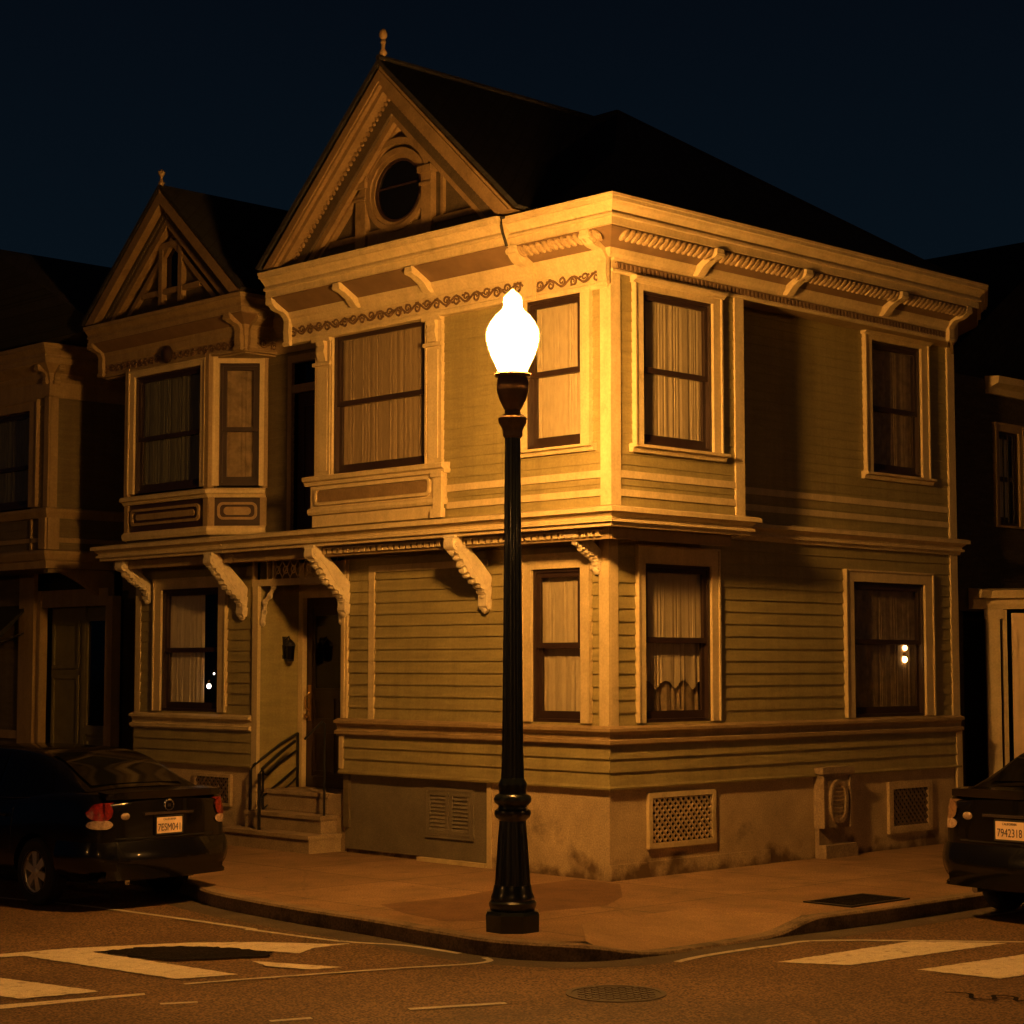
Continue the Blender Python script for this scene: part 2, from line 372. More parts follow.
M['redlens'] = mat('red_lens', (0.16, 0.010, 0.006), 0.12, 0.6, 30, bump=0.7, bscale=40, coat=0.6)
M['clearlens'] = mat('clear_lens', (0.34, 0.24, 0.17), 0.12, 0.5, 30, bump=0.8, bscale=40, coat=0.6)
M['amberlens'] = mat('dull_amber_lens', (0.20, 0.115, 0.065), 0.12, 0.5, 30, bump=0.8, bscale=40, coat=0.6)
M['plate'] = mat('plate_reflective', (0.74, 0.55, 0.37), 0.5, 0.1, 8)
M['plateink'] = mat('plate_ink', (0.035, 0.02, 0.03), 0.6, 0.1)
M['awning'] = mat('black_awning_cloth', (0.008, 0.008, 0.008), 0.8, 0.3, 9, 0.3)
M['meter'] = mat('meter_box_paint', (0.27, 0.20, 0.12), 0.6, 0.3, 5, 0.5, 40, grain=0.2, stain=((0.12, 0.07, 0.04), 4, 0.58))
M['glass'] = glass_mat('window_glass', (0.82, 0.82, 0.80), 0.10)
M['clearglass'] = glass_mat('lantern_glass', (0.9, 0.85, 0.75), 0.3)
M['globe'] = emit_mat('lit_lamp_globe', (1.0, 0.455, 0.098), 700.0, True)
M['globe_far'] = emit_mat('dimmer_lamp_globe', (1.0, 0.46, 0.11), 175.0)
def globe_glass():
    m = bpy.data.materials.new('warm_globe_glass'); m.use_nodes = True
    nt = m.node_tree; nd = nt.nodes; lk = nt.links; nd.remove(nd['Principled BSDF'])
    tr = nd.new('ShaderNodeBsdfTransparent'); tr.inputs['Color'].default_value = (0.97, 0.93, 0.85, 1)
    em = nd.new('ShaderNodeEmission'); em.inputs['Color'].default_value = (1.0, 0.55, 0.13, 1); em.inputs['Strength'].default_value = 0.9
    ad = nd.new('ShaderNodeAddShader'); lk.new(tr.outputs[0], ad.inputs[0]); lk.new(em.outputs[0], ad.inputs[1])
    lk.new(ad.outputs[0], nd['Material Output'].inputs['Surface'])
    return m
M['globeglass'] = globe_glass()
M['bulb'] = emit_mat('warm_bulb_glow', (1.0, 0.50, 0.16), 14.0)  # glow for the lamp reflections modelled in the window glass
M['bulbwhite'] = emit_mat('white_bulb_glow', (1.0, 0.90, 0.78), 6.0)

# ------------------------------------------------------------------ building pieces
def clap(mb, fr, u0, u1, z0, z1, openings=(), course=0.13, proud=0.016, base=0.0):
    """lapped boards with the openings left out"""
    n = max(1, round((z1 - z0)/course)); h = (z1 - z0)/n
    for i in range(n):
        a = z0 + i*h; b = a + h
        cuts = sorted({a, b} | {z for o in openings for z in (o[2], o[3]) if a + 1e-4 < z < b - 1e-4})
        for za, zb in zip(cuts[:-1], cuts[1:]):
            zm = (za + zb)/2
            blk = sorted((max(o[0], u0), min(o[1], u1)) for o in openings if o[2] < zm < o[3] and o[1] > u0 and o[0] < u1)
            spans = []; c = u0
            for p, q in blk:
                if p > c: spans.append((c, p))
                c = max(c, q)
            if c < u1: spans.append((c, u1))
            wa = base + proud*(b - za)/h + 0.002; wb = base + proud*(b - zb)/h + 0.002
            for p, q in spans:
                mb.quad(fr.P(p, wa, za), fr.P(q, wa, za), fr.P(q, wb, zb), fr.P(p, wb, zb))
                if abs(za - a) < 1e-6:
                    mb.quad(fr.P(p, base - 0.004, za), fr.P(q, base - 0.004, za), fr.P(q, wa, za), fr.P(p, wa, za))
    return mb

def fold_sheet(fr, u0, u1, z0, z1, w, amp=0.018, pitch=0.10, scallop=0.0, seed=1, swag=0.0):
    rnd = random.Random(seed); mb = MB()
    n = max(8, int((u1 - u0)/0.012)); ph = rnd.uniform(0, 6); rows = 7
    off = [rnd.uniform(-1, 1) for _ in range(40)]
    vs = []
    for r in range(rows):
        t = r/(rows - 1)
        for i in range(n + 1):
            u = u0 + (u1 - u0)*i/n
            k = (u - u0)/pitch + 0.55*math.sin(6.2*(u - u0)/(0.9*pitch*4) + ph) + 0.3*math.sin(13*(u - u0) + 2*ph)
            a = off[int(k) % 40]; b = off[(int(k) + 1) % 40]; s = k - int(k)
            loc = a + (b - a)*s
            d = amp*(math.sin(2*math.pi*k + ph + 1.6*loc + 0.35*math.sin(3*t + a)) + 0.45*math.sin(4.3*math.pi*k + 2*loc))
            zb = z0 + scallop*abs(math.sin(math.pi*(u - u0)/0.3)) + swag*(4*((u - u0)/(u1 - u0) - 0.5)**2)
            vs.append(fr.P(u, w + d*(0.55 + 0.45*(1 - t)), zb + (z1 - zb)*t))
    m = n + 1
    mb.add(vs, [(r*m + i, r*m + i + 1, (r+1)*m + i + 1, (r+1)*m + i) for r in range(rows - 1) for i in range(n)])
    return mb

def window(par, fr, u0, u1, z0, z1, cas=(0.12, 0.12, 0.12, 0), head=None, sill=None, rail=0.5, cur='full', cmat=None, seed=1,
           tmat=None, w0=0.0, single=False, apron=False, part_curtain=None):
    """u0..u1, z0..z1 is the sash opening; the casing boards are the part, the rest its sub-parts"""
    tm = tmat or M['trim']; cm = cmat or M['curtain']
    l, r, t, b = cas
    mb = MB(); pr = w0 + 0.045
    mb.frame(fr, u0 - l, u1 + r, z0 - b, z1 + t, l, r, t, b, w0 - 0.01, pr)
    # a back-band on the outer edges of the casing
    if l: mb.box(fr, u0 - l - 0.022, u0 - l, w0 - 0.01, pr + 0.018, z0 - b, z1 + t)
    if r: mb.box(fr, u1 + r, u1 + r + 0.022, w0 - 0.01, pr + 0.018, z0 - b, z1 + t)
    if t and head is None: mb.box(fr, u0 - l - 0.022, u1 + r + 0.022, w0 - 0.01, pr + 0.018, z1 + t, z1 + t + 0.022)
    if head: mb.prism_wz(fr, u0 - l - 0.05, u1 + r + 0.05, [(w0 - 0.01, z1 + t), (w0 + 0.06, z1 + t), (w0 + 0.075, z1 + t + 0.02), (w0 + 0.11, z1 + t + 0.035), (w0 + 0.11, z1 + t + 0.06), (w0 - 0.01, z1 + t + 0.085)])
    o = mb.build('window', tm, par)
    # dark reveal and stops
    k = 0.035
    fm = MB().frame(fr, u0 + 0.001, u1 - 0.001, z0 + 0.001, z1 - 0.001, k, k, k, k, w0 - 0.115, w0 + 0.010)
    fm.build('frame', M['sash'], o)
    a0, a1, b0, b1 = u0 + k, u1 - k, z0 + k, z1 - k
    zr = b0 + (b1 - b0)*rail; s = 0.052
    if single:
        MB().frame(fr, a0, a1, b0, b1, s, s, s, s*1.3, w0 - 0.075, w0 - 0.03).build('sash', M['sash'], o)
        MB().quad(fr.P(a0 + s, w0 - 0.055, b0 + s), fr.P(a1 - s, w0 - 0.055, b0 + s), fr.P(a1 - s, w0 - 0.055, b1 - s), fr.P(a0 + s, w0 - 0.055, b1 - s)).build('pane', M['glass'], o)
    else:
        MB().frame(fr, a0, a1, zr - 0.03, b1, s, s, s, 0.058, w0 - 0.040, w0 - 0.010).build('sash', M['sash'], o)
        MB().frame(fr, a0, a1, b0, zr + 0.028, s, s, 0.05, s*1.6, w0 - 0.072, w0 - 0.043).build('sash', M['sash'], o)
        MB().quad(fr.P(a0 + s, w0 - 0.026, zr + 0.02), fr.P(a1 - s, w0 - 0.026, zr + 0.02), fr.P(a1 - s, w0 - 0.026, b1 - s), fr.P(a0 + s, w0 - 0.026, b1 - s)).build('pane', M['glass'], o)
        MB().quad(fr.P(a0 + s, w0 - 0.058, b0 + s), fr.P(a1 - s, w0 - 0.058, b0 + s), fr.P(a1 - s, w0 - 0.058, zr), fr.P(a0 + s, w0 - 0.058, zr)).build('pane', M['glass'], o)
    c0, c1 = (a0, a1) if part_curtain is None else (a0 + (a1 - a0)*part_curtain[0], a0 + (a1 - a0)*part_curtain[1])
    if cur == 'full':
        fold_sheet(fr, c0, c1, b0 + 0.01, b1, w0 - 0.096, 0.0048, 0.07, 0, seed).build('curtain', cm, o, smooth=True, recalc=False)
    elif cur == 'split':            # upper cloth and a swagged lower cloth
        fold_sheet(fr, c0, c1, zr - 0.06, b1, w0 - 0.096, 0.005, 0.07, 0.05, seed).build('curtain', cm, o, smooth=True, recalc=False)
        fold_sheet(fr, c0, c1, b0 + 0.01, zr, w0 - 0.125, 0.007, 0.12, 0, seed + 3).build('curtain', cm, o, smooth=True, recalc=False)
    elif cur == 'swag':
        fold_sheet(fr, c0, c1, zr - 0.03, b1, w0 - 0.096, 0.005, 0.07, 0, seed).build('curtain', cm, o, smooth=True, recalc=False)
        fold_sheet(fr, c0, c1, b0 + 0.30, zr, w0 - 0.118, 0.008, 0.10, 0.10, seed + 3).build('curtain', cm, o, smooth=True, recalc=False)
        fold_sheet(fr, c0 + 0.1, c1, b0 + 0.01, zr, w0 - 0.15, 0.016, 0.11, 0, seed + 5).build('curtain', M['curtain_dim'], o, smooth=True, recalc=False)
    if sill:
        x = sill
        MB().prism_wz(fr, u0 - l - 0.07, u1 + r + 0.07, [(w0 - 0.02, z0 - b - x), (w0 + 0.055, z0 - b - x), (w0 + 0.07, z0 - b - x*0.5), (w0 + 0.115, z0 - b - x*0.45), (w0 + 0.115, z0 - b - 0.012), (w0 - 0.02, z0 - b + 0.002)]).build('sill', tm, o)
    return o

def cornice_bracket(par, fr, u, t, w1, z1, w0, z0, mt, drop=0.12):
    """curved console between frieze and soffit"""
    pts = []
    for i in range(9):
        q = i/8
        w = w0 + 0.05 + (w1 - w0 - 0.05)*(q**1.15); z = z0 + (z1 - z0)*(0.10 + 0.72*q + 0.10*math.sin(q*math.pi*2))
        pts.append((w, z))
    poly = [(w0, z0 - drop), (w0 + 0.045, z0 - drop - 0.02), (w0 + 0.06, z0 - drop*0.4)] + pts + [(w1, z1), (w0, z1)]
    mb = MB().prism_wz(fr, u - t/2, u + t/2, poly)
    mb.tube([fr.P(u - t*0.62, w1 - 0.03, z1 - 0.055), fr.P(u + t*0.62, w1 - 0.03, z1 - 0.055)], 0.032, 8)
    mb.tube([fr.P(u - t*0.62, w0 + 0.035, z0 - drop), fr.P(u + t*0.62, w0 + 0.035, z0 - drop)], 0.030, 8)
    return mb.build('cornice_bracket', mt, par)

def modillion(par, fr, u, t, z, mt):
    poly = [(0.05, z - 0.02), (0.10, z - 0.03), (0.13, z - 0.01), (0.20, z + 0.065), (0.30, z + 0.125), (0.36, z + 0.14), (0.385, z + 0.17), (0.385, z + 0.225), (0.05, z + 0.23)]
    mb = MB().prism_wz(fr, u - t/2, u + t/2, poly)
    mb.tube([fr.P(u - t*0.58, 0.355, z + 0.175), fr.P(u + t*0.58, 0.355, z + 0.175)], 0.034, 8)
    return mb.build('modillion', mt, par)

def corbel(par, fr, u, t, w1, z1, z0, mt):
    """big carved console under the belt course: scrolled head, plain cheek, leafed lower edge, upright foot"""
    rnd = random.Random(int(u*100))
    def m(w, z): return (w/0.60*w1*1.12, z0 - 0.06 + (z - 2.80)/0.80*(z1 + 0.10 - z0 + 0.06))
    up = catmull([m(*p) for p in ((0.575, 3.60), (0.50, 3.60), (0.36, 3.49), (0.18, 3.33), (0.03, 3.185), (0.0, 3.13))], 4)
    lo = catmull([m(*p) for p in ((0.095, 2.84), (0.10, 2.96), (0.19, 3.06), (0.33, 3.165), (0.42, 3.29), (0.535, 3.41), (0.60, 3.49), (0.60, 3.56))], 6)
    lo2 = []
    for i, (w, z) in enumerate(lo):
        k = 0.012*math.sin(i*1.9) + rnd.uniform(-0.006, 0.006) if 5 < i < 32 else 0
        lo2.append((w + k, z - k*0.7))
    poly = up + [m(0.0, 2.80), m(0.07, 2.80)] + lo2
    mb = MB().prism_wz(fr, u - t/2, u + t/2, poly)
    hd = m(0.535, 3.50); c = fr.P(u, *hd)
    mb.tube([fr.P(u - t*0.60, *hd), fr.P(u + t*0.60, *hd)], 0.070, 14)
    mb.tube([fr.P(u - t*0.68, *hd), fr.P(u + t*0.68, *hd)], 0.034, 10)
    hd2 = m(0.56, 3.575); mb.box(fr, u - t*0.66, u + t*0.66, hd2[0] - 0.10, hd2[0] + 0.035, hd2[1] - 0.012, hd2[1] + 0.02)
    for sg in (-1, 1):      # sunk line and eye on each cheek
        ln = [m(*p) for p in ((0.46, 3.43), (0.38, 3.36), (0.30, 3.25), (0.21, 3.15))]
        mb.tube([fr.P(u + sg*t*0.5, *p) for p in catmull(ln, 4)], 0.007, 5)
        ey = m(0.10, 3.10); mb.tube([fr.P(u + sg*t*0.46, *ey), fr.P(u + sg*t*0.56, *ey)], 0.028, 9)
    for i in range(6, 31, 3):            # leaf tongues, uneven, along the lower edge
        w, z = lo2[i]; q = rnd.uniform(0.6, 1.2); cc = fr.P(u, w, z)
        aa = fr.P(u + t*0.5*rnd.uniform(0.75, 1.02), w, z) - cc
        mb.blob(cc, [aa, fr.P(u, w + 0.026*q, z - 0.010) - cc, fr.P(u, w + 0.012, z + 0.034*q) - cc], 8, 5)
    ft = m(0.05, 2.94); cc = fr.P(u, *ft); mb.blob(cc, [fr.P(u + t*0.58, *ft) - cc, fr.P(u, ft[0] + 0.06, ft[1]) - cc, Vector((0, 0, 0.045))], 9, 6)
    ft = m(0.045, 2.80); cc = fr.P(u, *ft); mb.blob(cc, [fr.P(u + t*0.42, *ft) - cc, fr.P(u, ft[0] + 0.042, ft[1]) - cc, Vector((0, 0, 0.05))], 9, 6)
    return mb.build('bracket', mt, par, smooth=True, angle=32)

def scrollwork(par, fr, u0, u1, z0, z1, w, seed=3, r=0.013, mt=None):
    """running vine of relief scrolls along a frieze"""
    rnd = random.Random(seed); mb = MB(); zc = (z0 + z1)/2; h = (z1 - z0)/2*0.98
    L = h*2.1; n = max(1, int((u1 - u0)/L)); L = (u1 - u0)/n
    vine = [fr.P(u0 + (u1 - u0)*i/(n*10), w, zc + h*0.55*math.sin(math.pi*i/10)) for i in range(n*10 + 1)]
    mb.tube(vine, r, 5)
    for i in range(n):
        s = 1 if i % 2 == 0 else -1
        cu = u0 + L*(i + 0.5); cz = zc - s*h*0.15; pts = []
        a0 = rnd.uniform(-0.5, 0.5)
        for k in range(16):
            q = k/15; ra = h*0.75*(1 - 0.8*q); th = s*(a0 + math.pi*0.5 + q*math.pi*2.6)
            pts.append(fr.P(cu + ra*math.cos(th), w + 0.004, cz + ra*math.sin(th)))
        mb.tube(pts, r*1.15, 5, r*0.6)
        for k in range(2):
            th = rnd.uniform(0, 6.28); c = fr.P(cu + L*0.5*math.cos(th)*0.8, w + 0.003, zc + h*0.7*math.sin(th))
            mb.blob(c, [fr.P(cu + L*0.5*math.cos(th)*0.8 + 0.022, w + 0.003, zc + h*0.7*math.sin(th)) - c, fr.P(cu + L*0.5*math.cos(th)*0.8, w + 0.016, zc + h*0.7*math.sin(th)) - c, Vector((0, 0, 0.014))], 6, 4)
    return mb.build('frieze_scrollwork', mt or M['ornament'], par, smooth=True)

def lobes(par, fr, u0, u1, w, z, pitch=0.085, rad=0.044, hgt=0.058, mt=None, name='leaf_moulding'):
    mb = MB(); n = int((u1 - u0)/pitch)
    for i in range(n):
        u = u0 + (i + 0.5)*(u1 - u0)/n
        c = fr.P(u, w, z)
        mb.blob(c, [fr.P(u + rad, w, z) - c, fr.P(u, w + rad*0.75, z - rad*0.3) - c, fr.P(u + 0.02, w + 0.04, z + hgt) - c], 8, 6)
    return mb.build(name, mt or M['leaf'], par, smooth=True)

def dentils(par, fr, u0, u1, w0, w1, z0, z1, pitch, fill=0.55, name='dentil_band', mt=None):
    mb = MB(); n = int((u1 - u0)/pitch); zt = z1 - (z1 - z0)*0.12; poly = [(u1, z1), (u0, z1), (u0, zt)]
    for i in range(n):
        u = u0 + (i + 0.5)*(u1 - u0)/n; d = pitch*fill/2
        poly += [(u - d, zt), (u - d, z0), (u + d, z0), (u + d, zt)]
    poly.append((u1, zt)); mb.prism_uz(fr, w0, w1, poly)
    return mb.build(name, mt or M['trim'], par)

def chevron(mb, fr, uc, half, z_e, z_a, d0, d1, w0, w1, zmin):
    """gable rake band: offsets d0..d1 measured square to the rake, cut level at zmin"""
    th = math.atan2(z_a - z_e, half); c = math.cos(th); tn = math.tan(th)
    def line(d, s):
        za = z_a - d/c
        return (uc, za), (uc + s*(za - zmin)/tn, zmin)
    for s in (-1, 1):
        (ua, za), (ub, zb) = line(d0, s); (uc_, zc_), (ud, zd) = line(d1, s)
        mb.prism_uz(fr, w0, w1, [(ua, za), (ub, zb), (ud, zd), (uc_, zc_)])
    return mb

# crown profile shared by the cornices: (w, z) outwards and upwards from the frieze, z relative to the frieze top
def crown(z, o=0.45, h=0.52):
    k = h/0.52; j = o/0.45
    return [(0.0, z), (0.06*j, z), (0.085*j, z + 0.03*k), (0.10*j, z + 0.075*k), (0.10*j, z + 0.09*k), (0.33*j, z + 0.225*k), (0.33*j, z + 0.24*k),
            (0.35*j, z + 0.242*k), (0.35*j, z + 0.315*k), (0.385*j, z + 0.318*k), (0.385*j, z + 0.345*k), (0.36*j, z + 0.352*k), (0.365*j, z + 0.375*k), (0.385*j, z + 0.40*k), (0.415*j, z + 0.425*k), (0.43*j, z + 0.45*k),
            (0.46*j, z + 0.453*k), (0.46*j, z + 0.49*k), (0.472*j, z + 0.492*k), (0.472*j, z + 0.52*k), (0.40*j, z + 0.528*k), (0.0, z + 0.60*k)]

def cove(z, o=0.45, h=0.52):
    k = h/0.52; j = o/0.45
    return [(0.085*j, z + 0.094*k), (0.098*j, z + 0.083*k), (0.335*j, z + 0.221*k), (0.335*j, z + 0.235*k)]

BELT = [(-0.02, 3.585), (0.055, 3.585), (0.06, 3.625), (0.095, 3.627), (0.095, 3.652), (0.07, 3.660), (0.075, 3.685), (0.10, 3.705), (0.115, 3.722), (0.15, 3.725), (0.15, 3.768), (0.125, 3.778), (0.0, 3.80), (-0.02, 3.80)]
WTAB = [(-0.01, 1.37), (0.06, 1.37), (0.06, 1.39), (0.088, 1.392), (0.088, 1.43), (0.045, 1.44), (0.045, 1.485), (0.065, 1.515), (0.10, 1.52), (0.10, 1.55), (0.03, 1.575), (-0.01, 1.575)]
DRIP = [(-0.01, 0.945), (0.045, 0.93), (0.06, 0.925), (0.065, 0.945), (0.055, 0.965), (-0.01, 0.985)]

# ================================================================== CORNER HOUSE
H1 = empty('corner_house', (3, 2.5, 0))
tag(H1, 'olive and cream Victorian corner house with round gable window behind the lit street lamp', 'house')
L0, R0 = FL(0.0), FR(0.0)
LU, RU = FL(-0.5), FR(-0.5)

# -- foundation
mb = MB()
mb.box(WORLD, 0.0, 6.4, 0.0, 0.3, -0.15, 0.945)
mb.box(WORLD, 0.0, 0.3, 0.3, 1.75, -0.15, 0.945)
mb.box(WORLD, 0.06, 0.3, 1.82, 4.3, -0.15, 0.945)
mb.build('foundation', M['concrete'], H1)
MB().box(L0, 1.75, 1.82, -0.06, 0.012, -0.1, 0.93).build('garage_post', M['trim'], H1)
gp = MB().box(L0, 1.825, 4.295, -0.055, -0.03, 0.05, 0.92).build('garage_panel', M['panelgrey'], H1)
MB().box(L0, 1.83, 2.95, -0.03, 0.03, -0.05, 0.045).build('threshold', M['trim'], H1)
def louvre(par, fr, u0, u1, z0, z1, w):
    mb = MB().frame(fr, u0, u1, z0, z1, 0.045, 0.045, 0.045, 0.045, w, w + 0.02)
    n = int((z1 - z0 - 0.09)/0.042)
    for i in range(n):
        z = z0 + 0.045 + i*(z1 - z0 - 0.09)/n
        mb.quad(fr.P(u0 + 0.045, w + 0.018, z), fr.P(u1 - 0.045, w + 0.018, z), fr.P(u1 - 0.045, w + 0.002, z + 0.036), fr.P(u0 + 0.045, w + 0.002, z + 0.036))
    return mb.build('louvre_vent', M['panelgrey'], par)
lv = MB().frame(L0, 2.06, 2.86, 0.27, 0.83, 0.035, 0.035, 0.035, 0.035, -0.03, -0.012).build('vent_frame', M['panelgrey'], H1)
louvre(lv, L0, 2.10, 2.45, 0.31, 0.79, -0.03); louvre(lv, L0, 2.47, 2.82, 0.31, 0.79, -0.03)

def lattice_vent(par, fr, u0, u1, z0, z1, fw, mt, w=0.0, lm=None):
    o = MB().frame(fr, u0, u1, z0, z1, fw, fw, fw, fw, w - 0.02, w + 0.04).build('vent', mt, par)
    a0, a1, b0, b1 = u0 + fw, u1 - fw, z0 + fw, z1 - fw
    MB().quad(fr.P(a0, w + 0.003, b0), fr.P(a1, w + 0.003, b0), fr.P(a1, w + 0.003, b1), fr.P(a0, w + 0.003, b1)).build('backing', M['dark'], o)
    mb = MB(); st = 0.085
    def clipline(c, s):
        # line z = b0 + s*(u - a0) + c  clipped to the rectangle
        pts = []
        for u in (a0, a1):
            z = b0 + s*(u - a0) + c
            if b0 <= z <= b1: pts.append((u, z))
        for z in (b0, b1):
            u = a0 + (z - b0 - c)/s
            if a0 < u < a1: pts.append((u, z))
        return pts[:2] if len(pts) >= 2 else None
    W = a1 - a0; Hh = b1 - b0
    k = -W
    while k < Hh + W:
        for s in (1, -1):
            q = clipline(k if s == 1 else k, s)
            if q: mb.tube([fr.P(q[0][0], w + (0.012 if s == 1 else 0.024), q[0][1]), fr.P(q[1][0], w + (0.012 if s == 1 else 0.024), q[1][1])], 0.013, 5)
        k += st
    mb.build('lattice', lm or M['lattice'], o)
    return o
lattice_vent(H1, R0, 0.56, 1.64, 0.29, 0.87, 0.055, M['trim'], 0.002)
lattice_vent(H1, R0, 4.86, 5.76, 0.19, 0.80, 0.085, M['concrete'], 0.002, M['lattice_dark'])
MB().box(R0, 0.002, 2.6, 0.0, 0.022, -0.1, 0.16).build('foundation_plinth', M['concrete'], H1)

# -- ground-floor walls
opL = [(0.37, 1.10, 1.6, 3.22)]
opR = [(0.52, 1.60, 1.6, 3.27), (4.2, 5.68, 1.585, 3.19)]
mb = MB()
clap(mb, L0, -0.046, 4.3, 0.965, 1.375, (), 0.137, 0.02, 0.03)
clap(mb, R0, -0.046, 6.4, 0.965, 1.375, (), 0.137, 0.02, 0.03)
clap(mb, L0, 0.0, 4.3, 1.57, 3.6, opL, 0.137, 0.018)
clap(mb, R0, 0.0, 6.4, 1.57, 3.6, opR, 0.132, 0.017)
mb.build('wall', M['siding'], H1, recalc=False)
MB().sweep([(0, 4.37), (0, 0), (6.42, 0)], WTAB).build('water_table', M['trim2'], H1)
MB().sweep([(0, 4.33), (0, 0), (6.40, 0)], DRIP).build('drip_moulding', M['siding'], H1)
mb = MB()
mb.box(L0, -0.022, 0.115, 0.0, 0.026, 1.575, 3.585); mb.box(R0, 0.0, 0.115, 0.0, 0.026, 1.575, 3.585)
mb.build('corner_board', M['trim'], H1)
mb = MB()
mb.box(R0, 6.27, 6.42, 0.0, 0.035, 1.575, 3.585); mb.box(R0, 6.30, 6.42, 0.028, 0.06, -0.1, 1.37); mb.box(R0, 6.402, 6.43, -0.3, 0.028, 1.58, 3.58)
mb.build('corner_board', M['trim'], H1)
# blank framed panel on the left face and a band beside the porch
mb = MB()
mb.box(L0, 3.72, 3.82, 0.0, 0.03, 1.575, 3.36); mb.box(L0, 1.80, 3.72, 0.0, 0.03, 3.285, 3.36)
mb.build('panel_trim', M['trim'], H1)
mb = MB(); mb.box(L0, 4.20, 4.315, 0.0, 0.04, 1.575, 3.45); mb.box(L0, 4.235, 4.28, 0.04, 0.055, 1.575, 3.45)
mb.box(L0, 4.24, 4.315, 0.035, 0.06, 0.985, 1.37)
mb.build('porch_pilaster', M['trim'], H1)
window(H1, L0, 0.37, 1.10, 1.6, 3.22, (0.12, 0.12, 0.14, 0), None, None, 0.5, 'split', seed=2)
window(H1, R0, 0.52, 1.60, 1.6, 3.27, (0.105, 0.105, 0.17, 0), None, None, 0.52, 'swag', seed=5)
window(H1, R0, 4.2, 5.68, 1.585, 3.19, (0.15, 0.15, 0.12, 0), None, None, 0.56, 'full', M['curtain_dim'], seed=8)

# -- soffit under the jettied upper floor, belt course and its dentils
MB().prism_xy([(-0.49, -0.49), (1.56, -0.49), (1.56, 0.05), (0.05, 0.05), (0.05, 4.25), (0.75, 4.25), (0.75, 5.99), (-0.49, 5.99)], 3.605, 3.64).build('soffit', M['trim2'], H1)
MB().sweep([(-0.5, 5.995), (-0.5, -0.5), (1.57, -0.5), (1.57, 0), (6.4, 0), (6.4, 0.7)], BELT).build('belt_course', M['trim'], H1)
mb = MB(); mb.box(LU, -0.38, 5.99, -0.12, -0.10, 3.47, 3.604); mb.box(RU, -0.38, 1.5, -0.12, -0.10, 3.47, 3.604)
mb.build('fascia_board', M['trim2'], H1)
dentils(H1, LU, -0.3, 4.2, -0.10, -0.06, 3.50, 3.565, 0.10, 0.62, mt=M['trim'])
for u in (1.81, 4.25): corbel(H1, L0, u, 0.13, 0.53, 3.50, 2.87, M['carved'])
corbel(H1, L0, 0.14, 0.12, 0.38, 3.50, 3.24, M['carved'])

# -- upper walls
opLU = [(2.24, 3.91, 4.4, 6.08), (-0.12, 0.68, 4.42, 6.0)]
opRU = [(-0.05, 1.06, 4.44, 6.05)]
opR2 = [(4.63, 5.68, 4.52, 6.15)]
mb = MB()
clap(mb, LU, -0.5, 4.2, 3.80, 6.05, opLU, 0.105, 0.010)
clap(mb, RU, -0.5, 1.57, 3.80, 6.2, opRU, 0.105, 0.010)
clap(mb, R0, 1.57, 6.4, 3.80, 6.35, opR2, 0.105, 0.010)
mb.quad((1.57, -0.5, 3.8), (1.57, 0, 3.8), (1.57, 0, 6.3), (1.57, -0.5, 6.3))
mb.quad((-0.5, 4.2, 3.8), (0.1, 4.2, 3.8), (0.1, 4.2, 6.3), (-0.5, 4.2, 6.3))
mb.build('wall', M['siding'], H1, recalc=False)
# solid interior so that nothing shines through
mb = MB()
mb.box(WORLD, 0.38, 6.39, 0.38, 4.27, 0.0, 3.6)
mb.box(WORLD, -0.1, 1.35, -0.1, 4.19, 3.65, 6.5); mb.box(WORLD, 1.35, 6.39, 0.38, 4.19, 3.62, 6.5)
mb.box(WORLD, 0.78, 6.39, 4.2, 5.99, -0.1, 6.5)
mb.build('inner_wall', M['dark'], H1)
mb = MB()
mb.box(LU, -0.526, -0.38, 0.0, 0.024, 3.80, 6.02); mb.box(RU, -0.5, -0.375, 0.0, 0.024, 3.80, 6.16)
mb.build('corner_board', M['trim'], H1)
mb = MB(); mb.box(RU, 1.435, 1.585, 0.0, 0.028, 3.79, 6.16); mb.box(RU, 1.572, 1.588, -0.06, 0.0, 3.79, 6.16)
mb.build('corner_board', M['trim'], H1)
MB().box(R0, 6.27, 6.42, 0.0, 0.035, 3.79, 6.33).build('corner_board', M['trim'], H1)
for z0, z1 in ((4.08, 4.155), (3.895, 3.965)):
    mb = MB(); mb.box(LU, -0.38, 1.92, 0.0, 0.022, z0, z1); mb.box(RU, -0.375, 1.435, 0.0, 0.022, z0, z1)
    mb.box(R0, 1.59, 6.27, 0.0, 0.022, z0 + 0.03, z1 + 0.03); mb.build('band_moulding', M['trim'], H1)

# large upper window with pilasters and panel
window(H1, LU, 2.26, 3.89, 4.4, 6.06, (0.02, 0.02, 0.02, 0), None, None, 0.5, 'full', M['curtain_brown'], seed=11)
for a, b in ((1.98, 2.24), (3.91, 4.2)):
    p = MB().box(LU, a, b, 0.0, 0.05, 4.40, 6.03); p.box(LU, a + 0.05, b - 0.05, 0.05, 0.062, 4.46, 5.66)
    p.box(LU, a - 0.015, b + 0.015, 0.05, 0.085, 5.70, 5.74); p.box(LU, a - 0.02, b + 0.02, 0.05, 0.10, 5.985, 6.03)
    c = (a + b)/2
    p.prism_wz(LU, c - 0.07, c + 0.07, [(0.05, 5.75), (0.07, 5.75), (0.10, 5.86), (0.085, 5.93), (0.11, 5.985), (0.05, 5.985)])
    p.build('pilaster', M['trim'], H1)
MB().prism_wz(LU, 1.88, 4.33, [(0.0, 4.29), (0.09, 4.29), (0.10, 4.33), (0.13, 4.345), (0.14, 4.385), (0.12, 4.40), (0.0, 4.41)]).build('window_ledge', M['trim'], H1)
